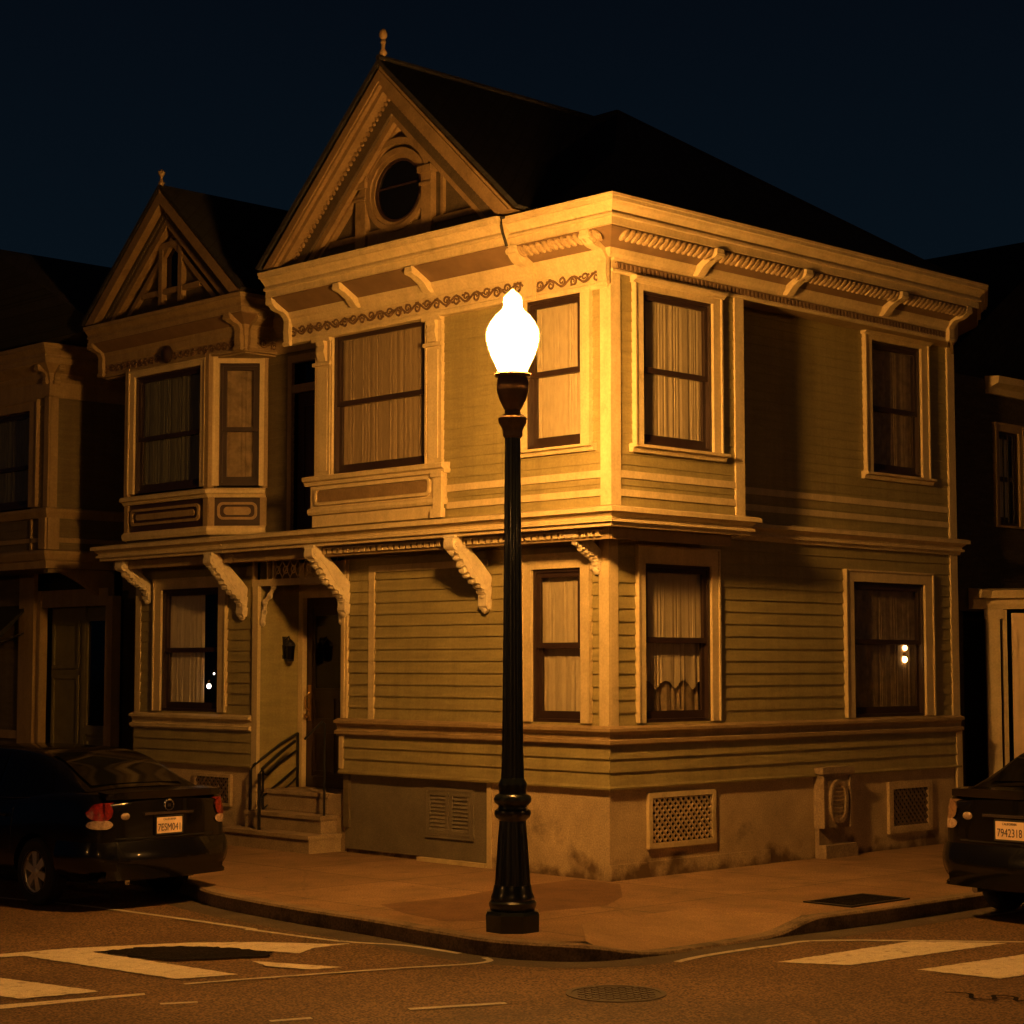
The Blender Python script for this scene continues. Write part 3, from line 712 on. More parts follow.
mb = MB().box(LU, 1.93, 4.26, 0.0, 0.055, 3.97, 4.29)
mb.prism_wz(LU, 1.92, 4.28, [(0.0, 3.95), (0.075, 3.95), (0.09, 3.98), (0.09, 4.01), (0.06, 4.03), (0.0, 4.03)])
mb.box(LU, 2.06, 4.24, 0.0, 0.045, 3.81, 3.95)
ap = mb.build('apron_panel', M['trim'], H1)
def rounded(u0, u1, z0, z1, r, n=5):
    out = []
    for cu, cz, a in ((u1 - r, z1 - r, 0), (u0 + r, z1 - r, 90), (u0 + r, z0 + r, 180), (u1 - r, z0 + r, 270)):
        for i in range(n + 1):
            q = R(a + 90*i/n); out.append((cu + r*math.cos(q), cz + r*math.sin(q)))
    return out
mb = MB(); mb.strip_uz(LU, 0.05, 0.085, rounded(2.14, 4.16, 4.055, 4.265, 0.06), rounded(2.17, 4.13, 4.085, 4.235, 0.04), True)
mb.build('raised_frame', M['trim'], ap)
MB().prism_uz(LU, 0.05, 0.064, rounded(2.18, 4.12, 4.095, 4.225, 0.035)).build('panel_field', M['gabletrim'], ap)
mb = MB(); mb.box(LU, 1.925, 2.06, 0.056, 0.10, 3.80, 4.30); mb.box(LU, 1.905, 2.08, 0.056, 0.12, 4.245, 4.30); mb.box(LU, 1.905, 2.08, 0.056, 0.12, 3.80, 3.90)
mb.build('pedestal', M['trim'], ap)
window(H1, LU, -0.12, 0.68, 4.44, 6.0, (0.12, 0.10, 0.05, 0), None, 0.08, 0.5, 'full', seed=13)
window(H1, RU, -0.05, 1.06, 4.44, 6.03, (0.115, 0.115, 0.06, 0), 'cap', 0.09, 0.49, 'full', seed=17)
window(H1, R0, 4.63, 5.68, 4.52, 6.13, (0.13, 0.13, 0.05, 0), 'cap', 0.09, 0.49, 'full', M['curtain_dim'], seed=19)

# -- friezes and cornices
mb = MB(); mb.sweep([(-0.5, 0.6), (-0.5, -0.5)], [(0, 6.0), (0.04, 5.995), (0.053, 6.02), (0.053, 6.045), (0.03, 6.06), (0.03, 6.21), (0.045, 6.22), (0.06, 6.30), (0.0, 6.30)])
mb.build('frieze', M['trim'], H1)
scrollwork(H1, LU, -0.42, 0.55, 6.065, 6.205, 0.033, 4)
FACE = [(-0.5, -0.5), (5.62, -0.5), (6.40, 0.0)]
mb = MB(); mb.sweep(FACE, [(0, 6.15), (0.03, 6.15), (0.042, 6.165), (0.042, 6.185), (0.02, 6.19), (0.02, 6.265), (0.05, 6.27), (0.06, 6.31), (0.0, 6.31)])
mb.build('frieze', M['trim'], H1)
dentils(H1, RU, -0.45, 5.6, 0.02, 0.048, 6.195, 6.26, 0.065, 0.5, 'bead_band', M['cove'])
MB().sweep([(-0.5, 0.58)] + FACE + [(6.42, 2.6)], crown(6.30)).build('cornice', M['trim'], H1)
MB().sweep([(-0.5, 0.58)] + FACE + [(6.42, 2.6)], cove(6.30)).build('cornice_cove', M['cove'], H1)
MB().prism_xy([(1.55, -0.48), (5.60, -0.48), (6.38, 0.02), (1.55, 0.02)], 6.22, 6.30).build('soffit', M['trim2'], H1)
lobes(H1, LU, -0.66, 0.50, 0.305, 6.465)
lobes(H1, RU, -0.66, 5.45, 0.305, 6.465)
for u in (0.78, 2.30, 4.12): modillion(H1, RU, u, 0.11, 6.30, M['trim'])
cornice_bracket(H1, RU, 5.52, 0.10, 0.355, 6.535, 0.04, 6.27, M['trim'], 0.10)
cornice_bracket(H1, LU, -0.47, 0.12, 0.355, 6.535, 0.04, 6.24, M['trim'], 0.20)
cornice_bracket(H1, LU, 0.56, 0.12, 0.375, 6.535, 0.05, 6.20, M['trim'], 0.18)

# the projecting gable front
LG = FL(-0.56)
mb = MB(); mb.sweep([(-0.56, 4.70), (-0.56, 0.60)], [(-0.06, 6.02), (0.035, 6.02), (0.045, 6.04), (0.045, 6.07), (0.03, 6.08), (0.03, 6.24), (0.05, 6.25), (0.065, 6.31), (-0.06, 6.31)])
mb.build('frieze', M['trim'], H1)
scrollwork(H1, LG, 0.66, 4.64, 6.085, 6.235, 0.033, 9)
MB().sweep([(-0.56, 4.69), (-0.56, 0.59)], crown(6.305, 0.46)).build('cornice', M['trim'], H1)
MB().sweep([(-0.56, 4.69), (-0.56, 0.59)], cove(6.305, 0.46)).build('cornice_cove', M['cove'], H1)
dentils(H1, LG, 0.7, 4.6, 0.24, 0.27, 6.49, 6.515, 0.055, 0.5, 'bead_band', M['trim2'])
for u in (2.09, 3.34): modillion(H1, LG, u, 0.11, 6.305, M['trim'])
cornice_bracket(H1, LG, 4.63, 0.10, 0.36, 6.54, 0.04, 6.26, M['trim'], 0.24)
mb = MB(); mb.tube([LG.P(0.565, 0.30, 6.84), LG.P(0.545, 0.46, 6.80), LG.P(0.535, 0.47, 6.72), LG.P(0.56, 0.43, 6.66), LG.P(0.57, 0.38, 6.58), LG.P(0.565, 0.36, 6.52)], 0.017, 6)
mb.build('gutter_spout', M['iron'], H1)

gable = MB()
UC, HALF, ZE, ZA = 2.485, 2.15, 6.83, 8.83
th = math.atan2(ZA - ZE, HALF)
chevron(gable, LG, UC, HALF, ZE, ZA, 0.0, 0.15, 0.20, 0.47, 6.86)
chevron(gable, LG, UC, HALF, ZE, ZA, 0.03, 0.12, 0.47, 0.49, 6.86)
chevron(gable, LG, UC, HALF, ZE, ZA, 0.15, 0.20, 0.20, 0.42, 6.86)
gable.build('rake_board', M['gabletrim'], H1)
g2 = MB()
chevron(g2, LG, UC, HALF, ZE, ZA, 0.20, 0.36, 0.20, 0.30, 6.88)
g2.build('rake_soffit', M['tympanum'], H1)
g3 = MB()
chevron(g3, LG, UC, HALF, ZE, ZA, 0.36, 0.43, 0.12, 0.26, 6.90)
chevron(g3, LG, UC, HALF, ZE, ZA, 0.43, 0.46, 0.12, 0.20, 6.90)
g3.build('rake_moulding', M['gabletrim'], H1)
mb = MB()
for s in (-1, 1):
    n = 34
    for i in range(n):
        q = (i + 0.5)/n; d = 0.225/math.cos(th)
        z = ZA - d - q*(ZA - d - 6.92); u = UC + s*(ZA - d - z)/math.tan(th)
        c = LG.P(u, 0.315, z); mb.blob(c, [Vector((0.028, 0, 0)), Vector((0, 0.02, -0.016*1)), Vector((0, 0.016, 0.024))], 6, 4)
mb.build('rake_beads', M['gabletrim'], H1, smooth=True)
tri = [(UC - 1.75, 6.86), (UC + 1.75, 6.86), (UC, 8.50)]
MB().prism_uz(LG, 0.0, 0.12, tri).build('gable_panel', M['tympanum'], H1)
oc = (2.53, 7.50)
def ring(c, a, b, n=40): return [(c[0] + a*math.cos(2*math.pi*i/n), c[1] + b*math.sin(2*math.pi*i/n)) for i in range(n)]
mb = MB()
mb.strip_uz(LG, 0.10, 0.19, ring(oc, 0.52, 0.47), ring(oc, 0.455, 0.405), True)
mb.strip_uz(LG, 0.10, 0.165, ring(oc, 0.455, 0.405), ring(oc, 0.40, 0.36), True)
ow = mb.build('round_window', M['gabletrim'], H1)
MB().strip_uz(LG, 0.121, 0.15, ring(oc, 0.40, 0.36), ring(oc, 0.36, 0.33), True).build('sash', M['sash'], ow)
mb = MB(); mb.add([LG.P(u, 0.128, z) for u, z in ring(oc, 0.36, 0.33)], [tuple(range(40))]); mb.build('pane', M['carglass'], ow)
MB().box(LG, oc[0] - 0.355, oc[0] + 0.355, 0.130, 0.145, oc[1] + 0.045, oc[1] + 0.062).build('bar', M['sash'], ow)
arc_o = [(oc[0] + 0.60*math.cos(R(a)), oc[1] + 0.03 + 0.55*math.sin(R(a))) for a in range(15, 166, 6)]
arc_i = [(oc[0] + 0.535*math.cos(R(a)), oc[1] + 0.03 + 0.485*math.sin(R(a))) for a in range(15, 166, 6)]
mb = MB(); mb.strip_uz(LG, 0.12, 0.215, arc_o, arc_i); mb.build('window_hood', M['gabletrim'], H1)
for a, b, zt in ((1.93, 2.09, 7.60), (3.05, 3.22, 7.60)):
    mb = MB(); mb.box(LG, a, b, 0.12, 0.20, 6.93, zt); mb.box(LG, a - 0.03, b + 0.03, 0.12, 0.235, zt, zt + 0.07); mb.box(LG, a - 0.015, b + 0.015, 0.20, 0.22, zt - 0.14, zt - 0.11)
    mb.build('gable_post', M['gabletrim'], H1)
mb = MB(); mb.box(LG, 2.09, 3.05, 0.12, 0.16, 6.93, 7.10); mb.build('window_skirt', M['gabletrim'], H1)
for a_, b_, c_, d_ in ((0.95, 1.93, 7.02, 7.09), (3.22, 4.15, 7.02, 7.09), (1.77, 1.81, 7.09, 7.55)):
    MB().box(LG, a_, b_, 0.12, 0.165, c_, d_).build('gable_rail', M['gabletrim'], H1)
# finial
MB().lathe((-0.98, UC, 8.80), [(0.044, 0.000), (0.044, 0.073), (0.026, 0.098), (0.024, 0.159), (0.044, 0.183), (0.044, 0.207), (0.022, 0.244), (0.022, 0.293), (0.037, 0.317), (0.022, 0.348), (0.044, 0.378), (0.048, 0.409), (0.040, 0.445), (0.013, 0.470), (0.000, 0.476)], 14).build('finial', M['trim2'], H1, smooth=True)
# roofs
mb = MB()
e = 0.03
for s in (-1, 1):
    o_ = UC + s*(HALF + 0.03)
    mb.add([(-1.06, UC, ZA + e), (-1.06, o_, ZE + e), (3.6, o_, ZE + e), (3.6, UC, ZA + e),
            (-1.06, UC, ZA + 0.09), (-1.06, o_ + s*0.05, ZE + 0.05), (3.6, o_ + s*0.05, ZE + 0.05), (3.6, UC, ZA + 0.09)],
           [(0, 1, 2, 3), (4, 5, 6, 7), (0, 1, 5, 4), (1, 2, 6, 5), (2, 3, 7, 6), (3, 0, 4, 7)])
ap1 = (3.2, 2.8, 9.24); ap2 = (3.2, 4.6, 9.24)
fl_, fr_, br_, bl_ = (-0.88, -0.88, 6.83), (5.62, -0.80, 6.83), (6.5, 0.2, 6.83), (-0.3, 6.0, 6.83)
br2 = (6.5, 6.0, 6.83)
mb.add([fl_, fr_, br_, br2, bl_, ap1, ap2], [(0, 1, 5), (1, 2, 5), (2, 3, 6, 5), (3, 4, 6), (4, 0, 5, 6), (0, 4, 3, 2, 1)])
mb.build('roof', M['roof'], H1)
mb = MB(); mb.tube([(-1.06, UC, ZA + 0.10), (2.6, UC, ZA + 0.10)], 0.035, 6); mb.tube([fr_, ap1], 0.03, 6); mb.tube([ap1, ap2], 0.03, 6); mb.build('ridge_cap', M['roof'], H1)

# -- the entrance porch and the recess above it
mb = MB()
clap(mb, FR(5.98), 0.0, 0.66, 0.67, 3.6, (), 0.127, 0.014)
mb.build('porch_wall', M['siding'], H1, recalc=False)
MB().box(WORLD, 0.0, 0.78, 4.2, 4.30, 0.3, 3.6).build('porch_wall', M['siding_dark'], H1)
LD = FL(0.66)
mb = MB(); mb.box(LD, 5.88, 5.965, -0.02, 0.05, 0.67, 3.5); mb.box(LD, 4.62, 4.72, -0.02, 0.05, 0.67, 3.5); mb.box(LD, 4.72, 5.88, -0.02, 0.05, 3.05, 3.5)
mb.build('door_casing', M['trim'], H1)
mb = MB(); mb.box(LD, 4.72, 5.88, -0.10, -0.05, 0.67, 3.05)
for (a, b, c, d) in ((4.86, 5.27, 0.85, 1.35), (5.34, 5.75, 0.85, 1.35), (4.86, 5.27, 1.5, 1.78), (5.34, 5.75, 1.5, 1.78)):
    mb.frame(LD, a, b, c, d, 0.03, 0.03, 0.03, 0.03, -0.05, -0.035)
mb.frame(LD, 4.72, 5.88, 0.67, 3.05, 0.10, 0.10, 0.12, 0.14, -0.05, -0.03)
dr = mb.build('door', M['door'], H1)
MB().frame(LD, 4.86, 5.75, 1.88, 2.85, 0.03, 0.03, 0.03, 0.03, -0.049, -0.028).build('door_window', M['sash'], dr)
MB().quad(LD.P(4.89, -0.044, 1.91), LD.P(5.72, -0.044, 1.91), LD.P(5.72, -0.044, 2.82), LD.P(4.89, -0.044, 2.82)).build('pane', M['carglass'], dr)
mb = MB(); mb.box(LD, 5.79, 5.85, -0.03, -0.015, 1.50, 1.95); mb.tube([LD.P(5.82, -0.02, 1.62), LD.P(5.82, 0.04, 1.66), LD.P(5.82, 0.045, 1.80), LD.P(5.82, -0.02, 1.86)], 0.012, 6)
mb.blob(LD.P(5.82, 0.03, 1.56), [Vector((0.03, 0, 0)), Vector((0, 0.03, 0)), Vector((0, 0, 0.03))])
mb.build('door_handle', M['brass'], dr)
mb = MB(); mb.box(WORLD, 0.06, 0.75, 4.3, 5.98, 0.42, 0.665); mb.build('porch_floor', M['step'], H1)
def stepbox(x0, x1, y0, y1, z0, z1, name):
    mb = MB(); mb.box(WORLD, x0, x1, y0, y1, z0, z1 - 0.045); mb.box(WORLD, x0 - 0.025, x1, y0 - 0.02, y1, z1 - 0.045, z1)
    return mb.build(name, M['step'], H1)
stepbox(-0.43, 0.05, 4.40, 6.28, -0.05, 0.21, 'step')
stepbox(-0.19, 0.05, 4.48, 5.97, 0.212, 0.42, 'step')
stepbox(0.055, 0.62, 4.66, 5.97, 0.43, 0.668, 'step')
MB().box(WORLD, 0.05, 0.62, 4.31, 4.64, -0.05, 0.41).build('step_cheek', M['step'], H1)
# porch posts, fretwork
mb = MB(); mb.box(L0, 5.945, 6.055, 0.0, 0.05, 0.3, 3.19); mb.build('porch_post', M['trim'], H1)
mb = MB(); mb.box(L0, 4.28, 6.10, -0.03, 0.03, 3.185, 3.265); mb.box(L0, 4.28, 6.10, -0.03, 0.03, 3.49, 3.555)
mb.box(L0, 6.06, 6.10, -0.03, 0.028, 3.265, 3.49); mb.box(L0, 5.66, 5.70, -0.02, 0.02, 3.265, 3.49); mb.box(L0, 5.78, 5.81, -0.02, 0.02, 3.265, 3.49)
for k in range(8):
    u = 4.5 + k*0.155
    mb.tube([L0.P(u - 0.08, 0, 3.27), L0.P(u + 0.08, 0, 3.48)], 0.009, 4); mb.tube([L0.P(u + 0.08, 0.01, 3.27), L0.P(u - 0.08, 0.01, 3.48)], 0.009, 4)
    mb.tube([L0.P(u + 0.045*math.cos(t*0.7), 0.015, 3.375 + 0.045*math.sin(t*0.7)) for t in range(10)], 0.008, 4)
mb.build('fretwork', M['trim'], H1)
for u0, s in ((5.93, -1), (4.33, 1)):
    mb = MB(); pts = [L0.P(u0 + s*0.02, 0.0, 2.72), L0.P(u0 + s*0.05, 0.0, 2.86), L0.P(u0 + s*0.06, 0.0, 2.98), L0.P(u0 + s*0.16, 0.0, 3.06), L0.P(u0 + s*0.24, 0.0, 3.17)]
    mb.tube(pts, 0.035, 7, 0.025)
    for p in pts: mb.blob(p, [Vector((0.035, 0, 0)), Vector((0, 0.05, 0)), Vector((0, 0, 0.045))], 7, 5)
    mb.build('spandrel', M['carved'], H1, smooth=True)
# stair rails
mb = MB()
def rail(pts, r=0.016): mb.tube([Vector(p) for p in pts], r, 7)
rail([(-0.12, 5.96, 0.2), (-0.12, 5.96, 0.90), (-0.08, 5.96, 0.96), (0.30, 5.94, 1.20), (0.58, 5.92, 1.34)], 0.019)
rail([(0.58, 5.92, 0.66), (0.58, 5.92, 1.35)], 0.019)
rail([(-0.02, 5.84, 0.2), (-0.02, 5.84, 0.90)], 0.016)
rail([(-0.02, 5.84, 0.86), (0.05, 5.85, 0.84), (0.25, 5.88, 0.98), (0.58, 5.91, 1.14)], 0.013)
rail([(-0.02, 5.84, 0.58), (0.58, 5.91, 0.93)], 0.013); rail([(-0.02, 5.84, 0.42), (0.58, 5.91, 0.80)], 0.013)
mb.build('stair_rail', M['rail'], H1, smooth=True)
mb = MB()
rail([(-0.33, 5.50, 0.21), (-0.33, 5.50, 0.88), (-0.29, 5.50, 0.94), (0.05, 5.56, 1.14), (0.30, 5.62, 1.26)], 0.022)
rail([(-0.33, 5.50, 0.60), (-0.02, 5.83, 0.62)], 0.012)
mb.build('stair_rail', M['rail'], H1, smooth=True)
mb = MB()
rail([(-0.10, 4.53, 0.42), (-0.10, 4.53, 1.50), (-0.14, 4.53, 1.53), (-0.40, 4.53, 1.33)], 0.015)
mb.build('stair_rail', M['rail'], H1, smooth=True)
# upper recess wall with its door
LRc = FL(0.1)
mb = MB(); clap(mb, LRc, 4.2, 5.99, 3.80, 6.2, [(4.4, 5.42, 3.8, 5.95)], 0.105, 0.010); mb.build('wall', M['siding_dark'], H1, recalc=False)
mb = MB(); mb.frame(LRc, 4.30, 5.52, 3.80, 6.05, 0.08, 0.08, 0.09, 0, 0.0, 0.04); mb.box(LRc, 4.38, 5.44, -0.03, 0.03, 5.58, 5.68); mb.build('door_casing', M['trim2'], H1)
mb = MB(); mb.box(LRc, 4.38, 5.44, -0.10, -0.06, 3.80, 5.58); mb.frame(LRc, 4.5, 5.32, 4.1, 5.45, 0.04, 0.04, 0.04, 0.04, -0.06, -0.04); mb.build('door', M['door'], H1)
MB().box(LRc, 4.38, 5.44, -0.10, -0.07, 5.68, 5.96).build('transom_pane', M['carglass'], H1)
MB().sweep([(0.1, 5.78), (0.1, 4.2)], [(0, 6.1), (0.03, 6.1), (0.05, 6.2), (0.06, 6.3), (0, 6.3)]).build('frieze', M['trim2'], H1)
MB().sweep([(0.1, 5.78), (0.1, 4.72)], crown(6.28, 0.3)).build('cornice', M['trim2'], H1)
MB().prism_xy([(0.12, 4.15), (2.0, 4.15), (2.0, 5.8), (0.12, 5.8)], 6.82, 6.86).build('recess_roof', M['roof'], H1)

# ================================================================== ATTACHED HOUSE
H2 = empty('attached_house', (1.5, 7.4, 0))
tag(H2, 'narrow attached house with a dim upper bay and smaller pointed gable, left of the porch', 'house')
MB().box(WORLD, 0.0, 0.3, 6.06, 8.70, -0.15, 0.945).build('foundation', M['concrete'], H2)
mb = MB()
clap(mb, L0, 6.06, 8.70, 0.965, 1.375, (), 0.137, 0.02, 0.03)
clap(mb, L0, 6.06, 8.70, 1.57, 3.6, [(6.80, 8.10, 1.6, 3.2)], 0.137, 0.018)
mb.build('wall', M['siding'], H2, recalc=False)
MB().sweep([(0, 8.74), (0, 6.06)], WTAB).build('water_table', M['trim'], H2)
MB().sweep([(0, 8.71), (0, 6.06)], DRIP).build('drip_moulding', M['siding'], H2)
MB().box(L0, 8.60, 8.715, 0.0, 0.03, 0.985, 3.585).build('corner_board', M['trim'], H2)
w2 = window(H2, L0, 6.80, 8.10, 1.6, 3.2, (0.15, 0.14, 0.12, 0), None, None, 0.5, 'full', M['curtain_pale'], seed=23, part_curtain=(0.36, 1.0))
lattice_vent(H2, L0, 6.5, 7.3, 0.42, 0.82, 0.04, M['concrete'], 0.002, M['lattice_dark'])
MB().prism_xy([(-0.49, 6.0), (0.3, 6.0), (0.3, 8.75), (-0.49, 8.75)], 3.605, 3.64).build('soffit', M['trim2'], H2)
MB().sweep([(0.4, 8.74), (-0.5, 8.74), (-0.5, 6.005)], BELT).build('belt_course', M['trim'], H2)
MB().box(LU, 6.0, 8.7, -0.12, -0.10, 3.47, 3.604).build('fascia_board', M['trim2'], H2)
corbel(H2, L0, 6.28, 0.13, 0.53, 3.50, 2.87, M['carved'])
corbel(H2, L0, 8.42, 0.13, 0.44, 3.47, 3.12, M['carved'])
mb = MB(); mb.box(WORLD, 0.38, 6.0, 6.0, 8.7, 0.0, 3.6); mb.box(WORLD, 0.28, 6.0, 6.0, 8.7, 3.62, 6.6); mb.box(WORLD, -0.02, 0.28, 6.55, 8.35, 3.7, 6.1)
mb.build('inner_wall', M['dark'], H2)
# bay
LB = FL(-0.4)
d = math.sqrt(0.5)
LA = F(-0.4, 6.5, d, -d, -d, -d)             # slanted side, u from the front corner back to the wall
LA2 = F(0.1, 8.87, -d, -d, -d, d)
LW = 0.707
mb = MB()
clap(mb, LB, 6.5, 8.37, 3.80, 6.15, [(6.66, 8.22, 4.44, 6.04)], 0.105, 0.008)
clap(mb, LA, 0, LW, 3.80, 6.15, [(0.09, 0.63, 4.44, 6.04)], 0.105, 0.008)
clap(mb, LA2, 0, LW, 3.80, 6.15, (), 0.105, 0.008)
clap(mb, FL(0.1), 8.87, 8.75, 3.8, 6.1, (), 0.105)
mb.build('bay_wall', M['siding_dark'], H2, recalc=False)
window(H2, LB, 6.68, 8.20, 4.46, 6.02, (0.10, 0.10, 0.06, 0), None, None, 0.46, 'full', M['curtain_grey'], seed=29)
window(H2, LA, 0.11, 0.62, 4.46, 6.02, (0.06, 0.04, 0.06, 0), None, None, 0.46, 'full', M['curtain_dim'], seed=31)
BAYP = [(0.1, 8.87), (-0.4, 8.37), (-0.4, 6.5), (0.1, 6.0)]
mb = MB(); mb.sweep(BAYP, [(0, 4.31), (0.06, 4.31), (0.08, 4.35), (0.11, 4.36), (0.11, 4.40), (0.09, 4.42), (0, 4.43)]); mb.build('window_ledge', M['trim'], H2)
mb = MB(); mb.sweep(BAYP, [(0, 3.84), (0.06, 3.84), (0.075, 3.88), (0.075, 3.92), (0.05, 3.95), (0, 3.95)]); mb.build('base_moulding', M['trim'], H2)
for fr_, a_, b_ in ((LB, 6.48, 6.58), (LB, 8.30, 8.38), (LA, 0.0, 0.06), (LA, 0.64, 0.72)):
    MB().box(fr_, a_, b_, 0.0, 0.05, 3.95, 4.31).build('apron_stile', M['trim2'], H2)
for fr_, a_, b_ in ((LB, 6.47, 6.565), (LA, -0.03, 0.045), (LA, 0.67, 0.73), (LB, 8.31, 8.39)):
    MB().box(fr_, a_, b_, 0.0, 0.058, 4.43, 6.14).build('bay_post', M['trim2'], H2)
pf = MB().box(LB, 6.58, 8.30, 0.002, 0.02, 3.95, 4.31).box(LA, 0.06, 0.64, 0.002, 0.02, 3.95, 4.31).build('apron_panel', M['door'], H2)
mb = MB(); mb.strip_uz(LB, 0.02, 0.05, rounded(6.68, 8.24, 4.03, 4.25, 0.07), rounded(6.715, 8.205, 4.065, 4.215, 0.05), True)
mb.strip_uz(LA, 0.02, 0.05, rounded(0.10, 0.60, 4.03, 4.25, 0.07), rounded(0.13, 0.57, 4.06, 4.22, 0.05), True)
mb.prism_uz(LB, 0.02, 0.04, rounded(6.80, 8.12, 4.10, 4.18, 0.035)); mb.prism_uz(LA, 0.02, 0.045, rounded(0.18, 0.52, 4.09, 4.19, 0.045))
mb.build('raised_frame', M['trim2'], pf)
# bay cornice and gable
CP = [(-0.4, 9.02), (-0.4, 5.79), (0.3, 5.79)]
mb = MB(); mb.sweep(CP, [(-0.05, 6.10), (0.035, 6.10), (0.045, 6.13), (0.03, 6.14), (0.03, 6.27), (0.05, 6.29), (0.055, 6.37), (-0.05, 6.37)]); mb.build('frieze', M['trim2'], H2)
scrollwork(H2, LB, 5.84, 8.96, 6.14, 6.27, 0.033, 12, 0.012)
scrollwork(H2, FR(5.79), -0.38, 0.1, 6.14, 6.27, 0.033, 14, 0.012)
MB().prism_xy([(-0.38, 5.81), (0.25, 5.81), (0.25, 9.0), (-0.38, 9.0)], 6.08, 6.098).build('soffit', M['trim2'], H2)
MB().sweep(CP, crown(6.36, 0.32, 0.40)).build('cornice', M['trim2'], H2)
MB().sweep(CP, cove(6.36, 0.32, 0.40)).build('cornice_cove', M['cove'], H2)
cornice_bracket(H2, LB, 5.83, 0.12, 0.27, 6.55, 0.04, 6.33, M['trim2'], 0.2)
cornice_bracket(H2, LB, 8.96, 0.10, 0.27, 6.55, 0.04, 6.33, M['trim2'], 0.2)
cornice_bracket(H2, FR(5.79), -0.34, 0.10, 0.26, 6.55, 0.04, 6.33, M['trim2'], 0.2)
mb = MB(); mb.blob(LB.P(7.42, 0.06, 6.24), [Vector((0.06, 0, 0)), Vector((0, 0.12, 0)), Vector((0, 0, 0.12))], 10, 6); mb.build('rosette', M['sash'], H2, smooth=True)
UC2, HF2, ZE2, ZA2 = 7.27, 1.78, 6.76, 8.34
mb = MB(); chevron(mb, LB, UC2, HF2, ZE2, ZA2, 0.0, 0.13, 0.10, 0.31, 6.79); mb.build('rake_board', M['gabletrim'], H2)
mb = MB(); chevron(mb, LB, UC2, HF2, ZE2, ZA2, 0.13, 0.27, 0.05, 0.20, 6.80)
thb = math.atan2(ZA2 - ZE2, HF2)
for s in (-1, 1):
    for i in range(40):
        dd = 0.20/math.cos(thb); z = ZA2 - dd - (i + 0.5)/40*(ZA2 - dd - 6.84); u = UC2 + s*(ZA2 - dd - z)/math.tan(thb)
        mb.blob(LB.P(u, 0.20, z), [Vector((0.02, 0, 0)), Vector((0, 0.022, 0.01)), Vector((0, -0.01, 0.03))], 6, 4)
mb.build('rake_beads', M['tympanum'], H2)
mb = MB(); chevron(mb, LB, UC2, HF2, ZE2, ZA2, 0.27, 0.34, 0.05, 0.19, 6.80); mb.build('rake_moulding', M['gabletrim'], H2)
MB().prism_uz(LB, 0.0, 0.06, [(UC2 - 1.5, 6.78), (UC2 + 1.5, 6.78), (UC2, 8.06)]).build('gable_panel', M['tympanum'], H2)
mb = MB(); chevron(mb, LB, UC2, HF2, ZE2, ZA2, 0.44, 0.51, 0.06, 0.12, 6.85)
mb.box(LB, 6.62, 7.92, 0.06, 0.125, 7.02, 7.09); mb.box(LB, 7.00, 7.08, 0.06, 0.14, 6.88, 7.62); mb.box(LB, 7.44, 7.52, 0.06, 0.14, 6.88, 7.62); mb.box(LB, 6.98, 7.54, 0.06, 0.135, 7.62, 7.70)
gw = mb.build('gable_window', M['gabletrim'], H2)
MB().quad(LB.P(7.08, 0.065, 7.09), LB.P(7.44, 0.065, 7.09), LB.P(7.44, 0.065, 7.62), LB.P(7.08, 0.065, 7.62)).build('pane', M['carglass'], gw)
MB().lathe((-0.68, UC2, 8.30), [(0.04, 0.0), (0.04, 0.05), (0.025, 0.07), (0.025, 0.11), (0.045, 0.14), (0.02, 0.18), (0.02, 0.22), (0.045, 0.26), (0.05, 0.29), (0.012, 0.32), (0.0, 0.33)], 12).build('finial', M['trim2'], H2, smooth=True)
mb = MB()
for s in (-1, 1):
    o_ = UC2 + s*(HF2 + 0.02)
    mb.add([(-0.73, UC2, ZA2 + e), (-0.73, o_, ZE2 + e), (6.0, o_, ZE2 + e), (6.0, UC2, ZA2 + e), (-0.73, UC2, ZA2 + 0.08), (-0.73, o_ + s*0.04, ZE2 + 0.05), (6.0, o_ + s*0.04, ZE2 + 0.05), (6.0, UC2, ZA2 + 0.08)],
           [(0, 1, 2, 3), (4, 5, 6, 7), (0, 1, 5, 4), (1, 2, 6, 5), (2, 3, 7, 6), (3, 0, 4, 7)])
mb.build('roof', M['roof'], H2)

# ================================================================== FAR LEFT HOUSE
H3 = empty('far_house', (2, 11.5, 0))
tag(H3, 'dark far left house with jutting upper bay over a panelled olive door', 'house')
LF3 = FL(-0.4); RF3 = FR(10.4); LBk = FL(0.85); L3 = FL(0.45)
mb = MB()
clap(mb, LF3, 10.4, 14.5, 3.80, 6.1, [(10.86, 12.3, 4.42, 5.85)], 0.11, 0.01)
clap(mb, RF3, -0.4, 0.85, 3.80, 6.1, (), 0.11, 0.01)
clap(mb, LBk, 8.76, 10.4, 0.0, 6.3, [(9.3, 10.05, 3.9, 5.7)], 0.12, 0.012)
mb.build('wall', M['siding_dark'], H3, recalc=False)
mb = MB(); mb.box(LF3, 10.38, 10.50, 0.0, 0.03, 3.8, 6.0); mb.box(RF3, -0.4, -0.28, 0.0, 0.03, 3.8, 6.0); mb.build('corner_board', M['trim2'], H3)
window(H3, LF3, 10.88, 12.28, 4.44, 5.83, (0.20, 0.14, 0.12, 0), None, None, 0.42, 'full', M['curtain_grey'], seed=37, tmat=M['trim2'])
P3 = [(-0.4, 14.5), (-0.4, 10.4), (0.85, 10.4)]
MB().sweep(P3, [(0, 4.27), (0.05, 4.27), (0.07, 4.32), (0.09, 4.36), (0.09, 4.40), (0, 4.42)]).build('window_ledge', M['trim2'], H3)
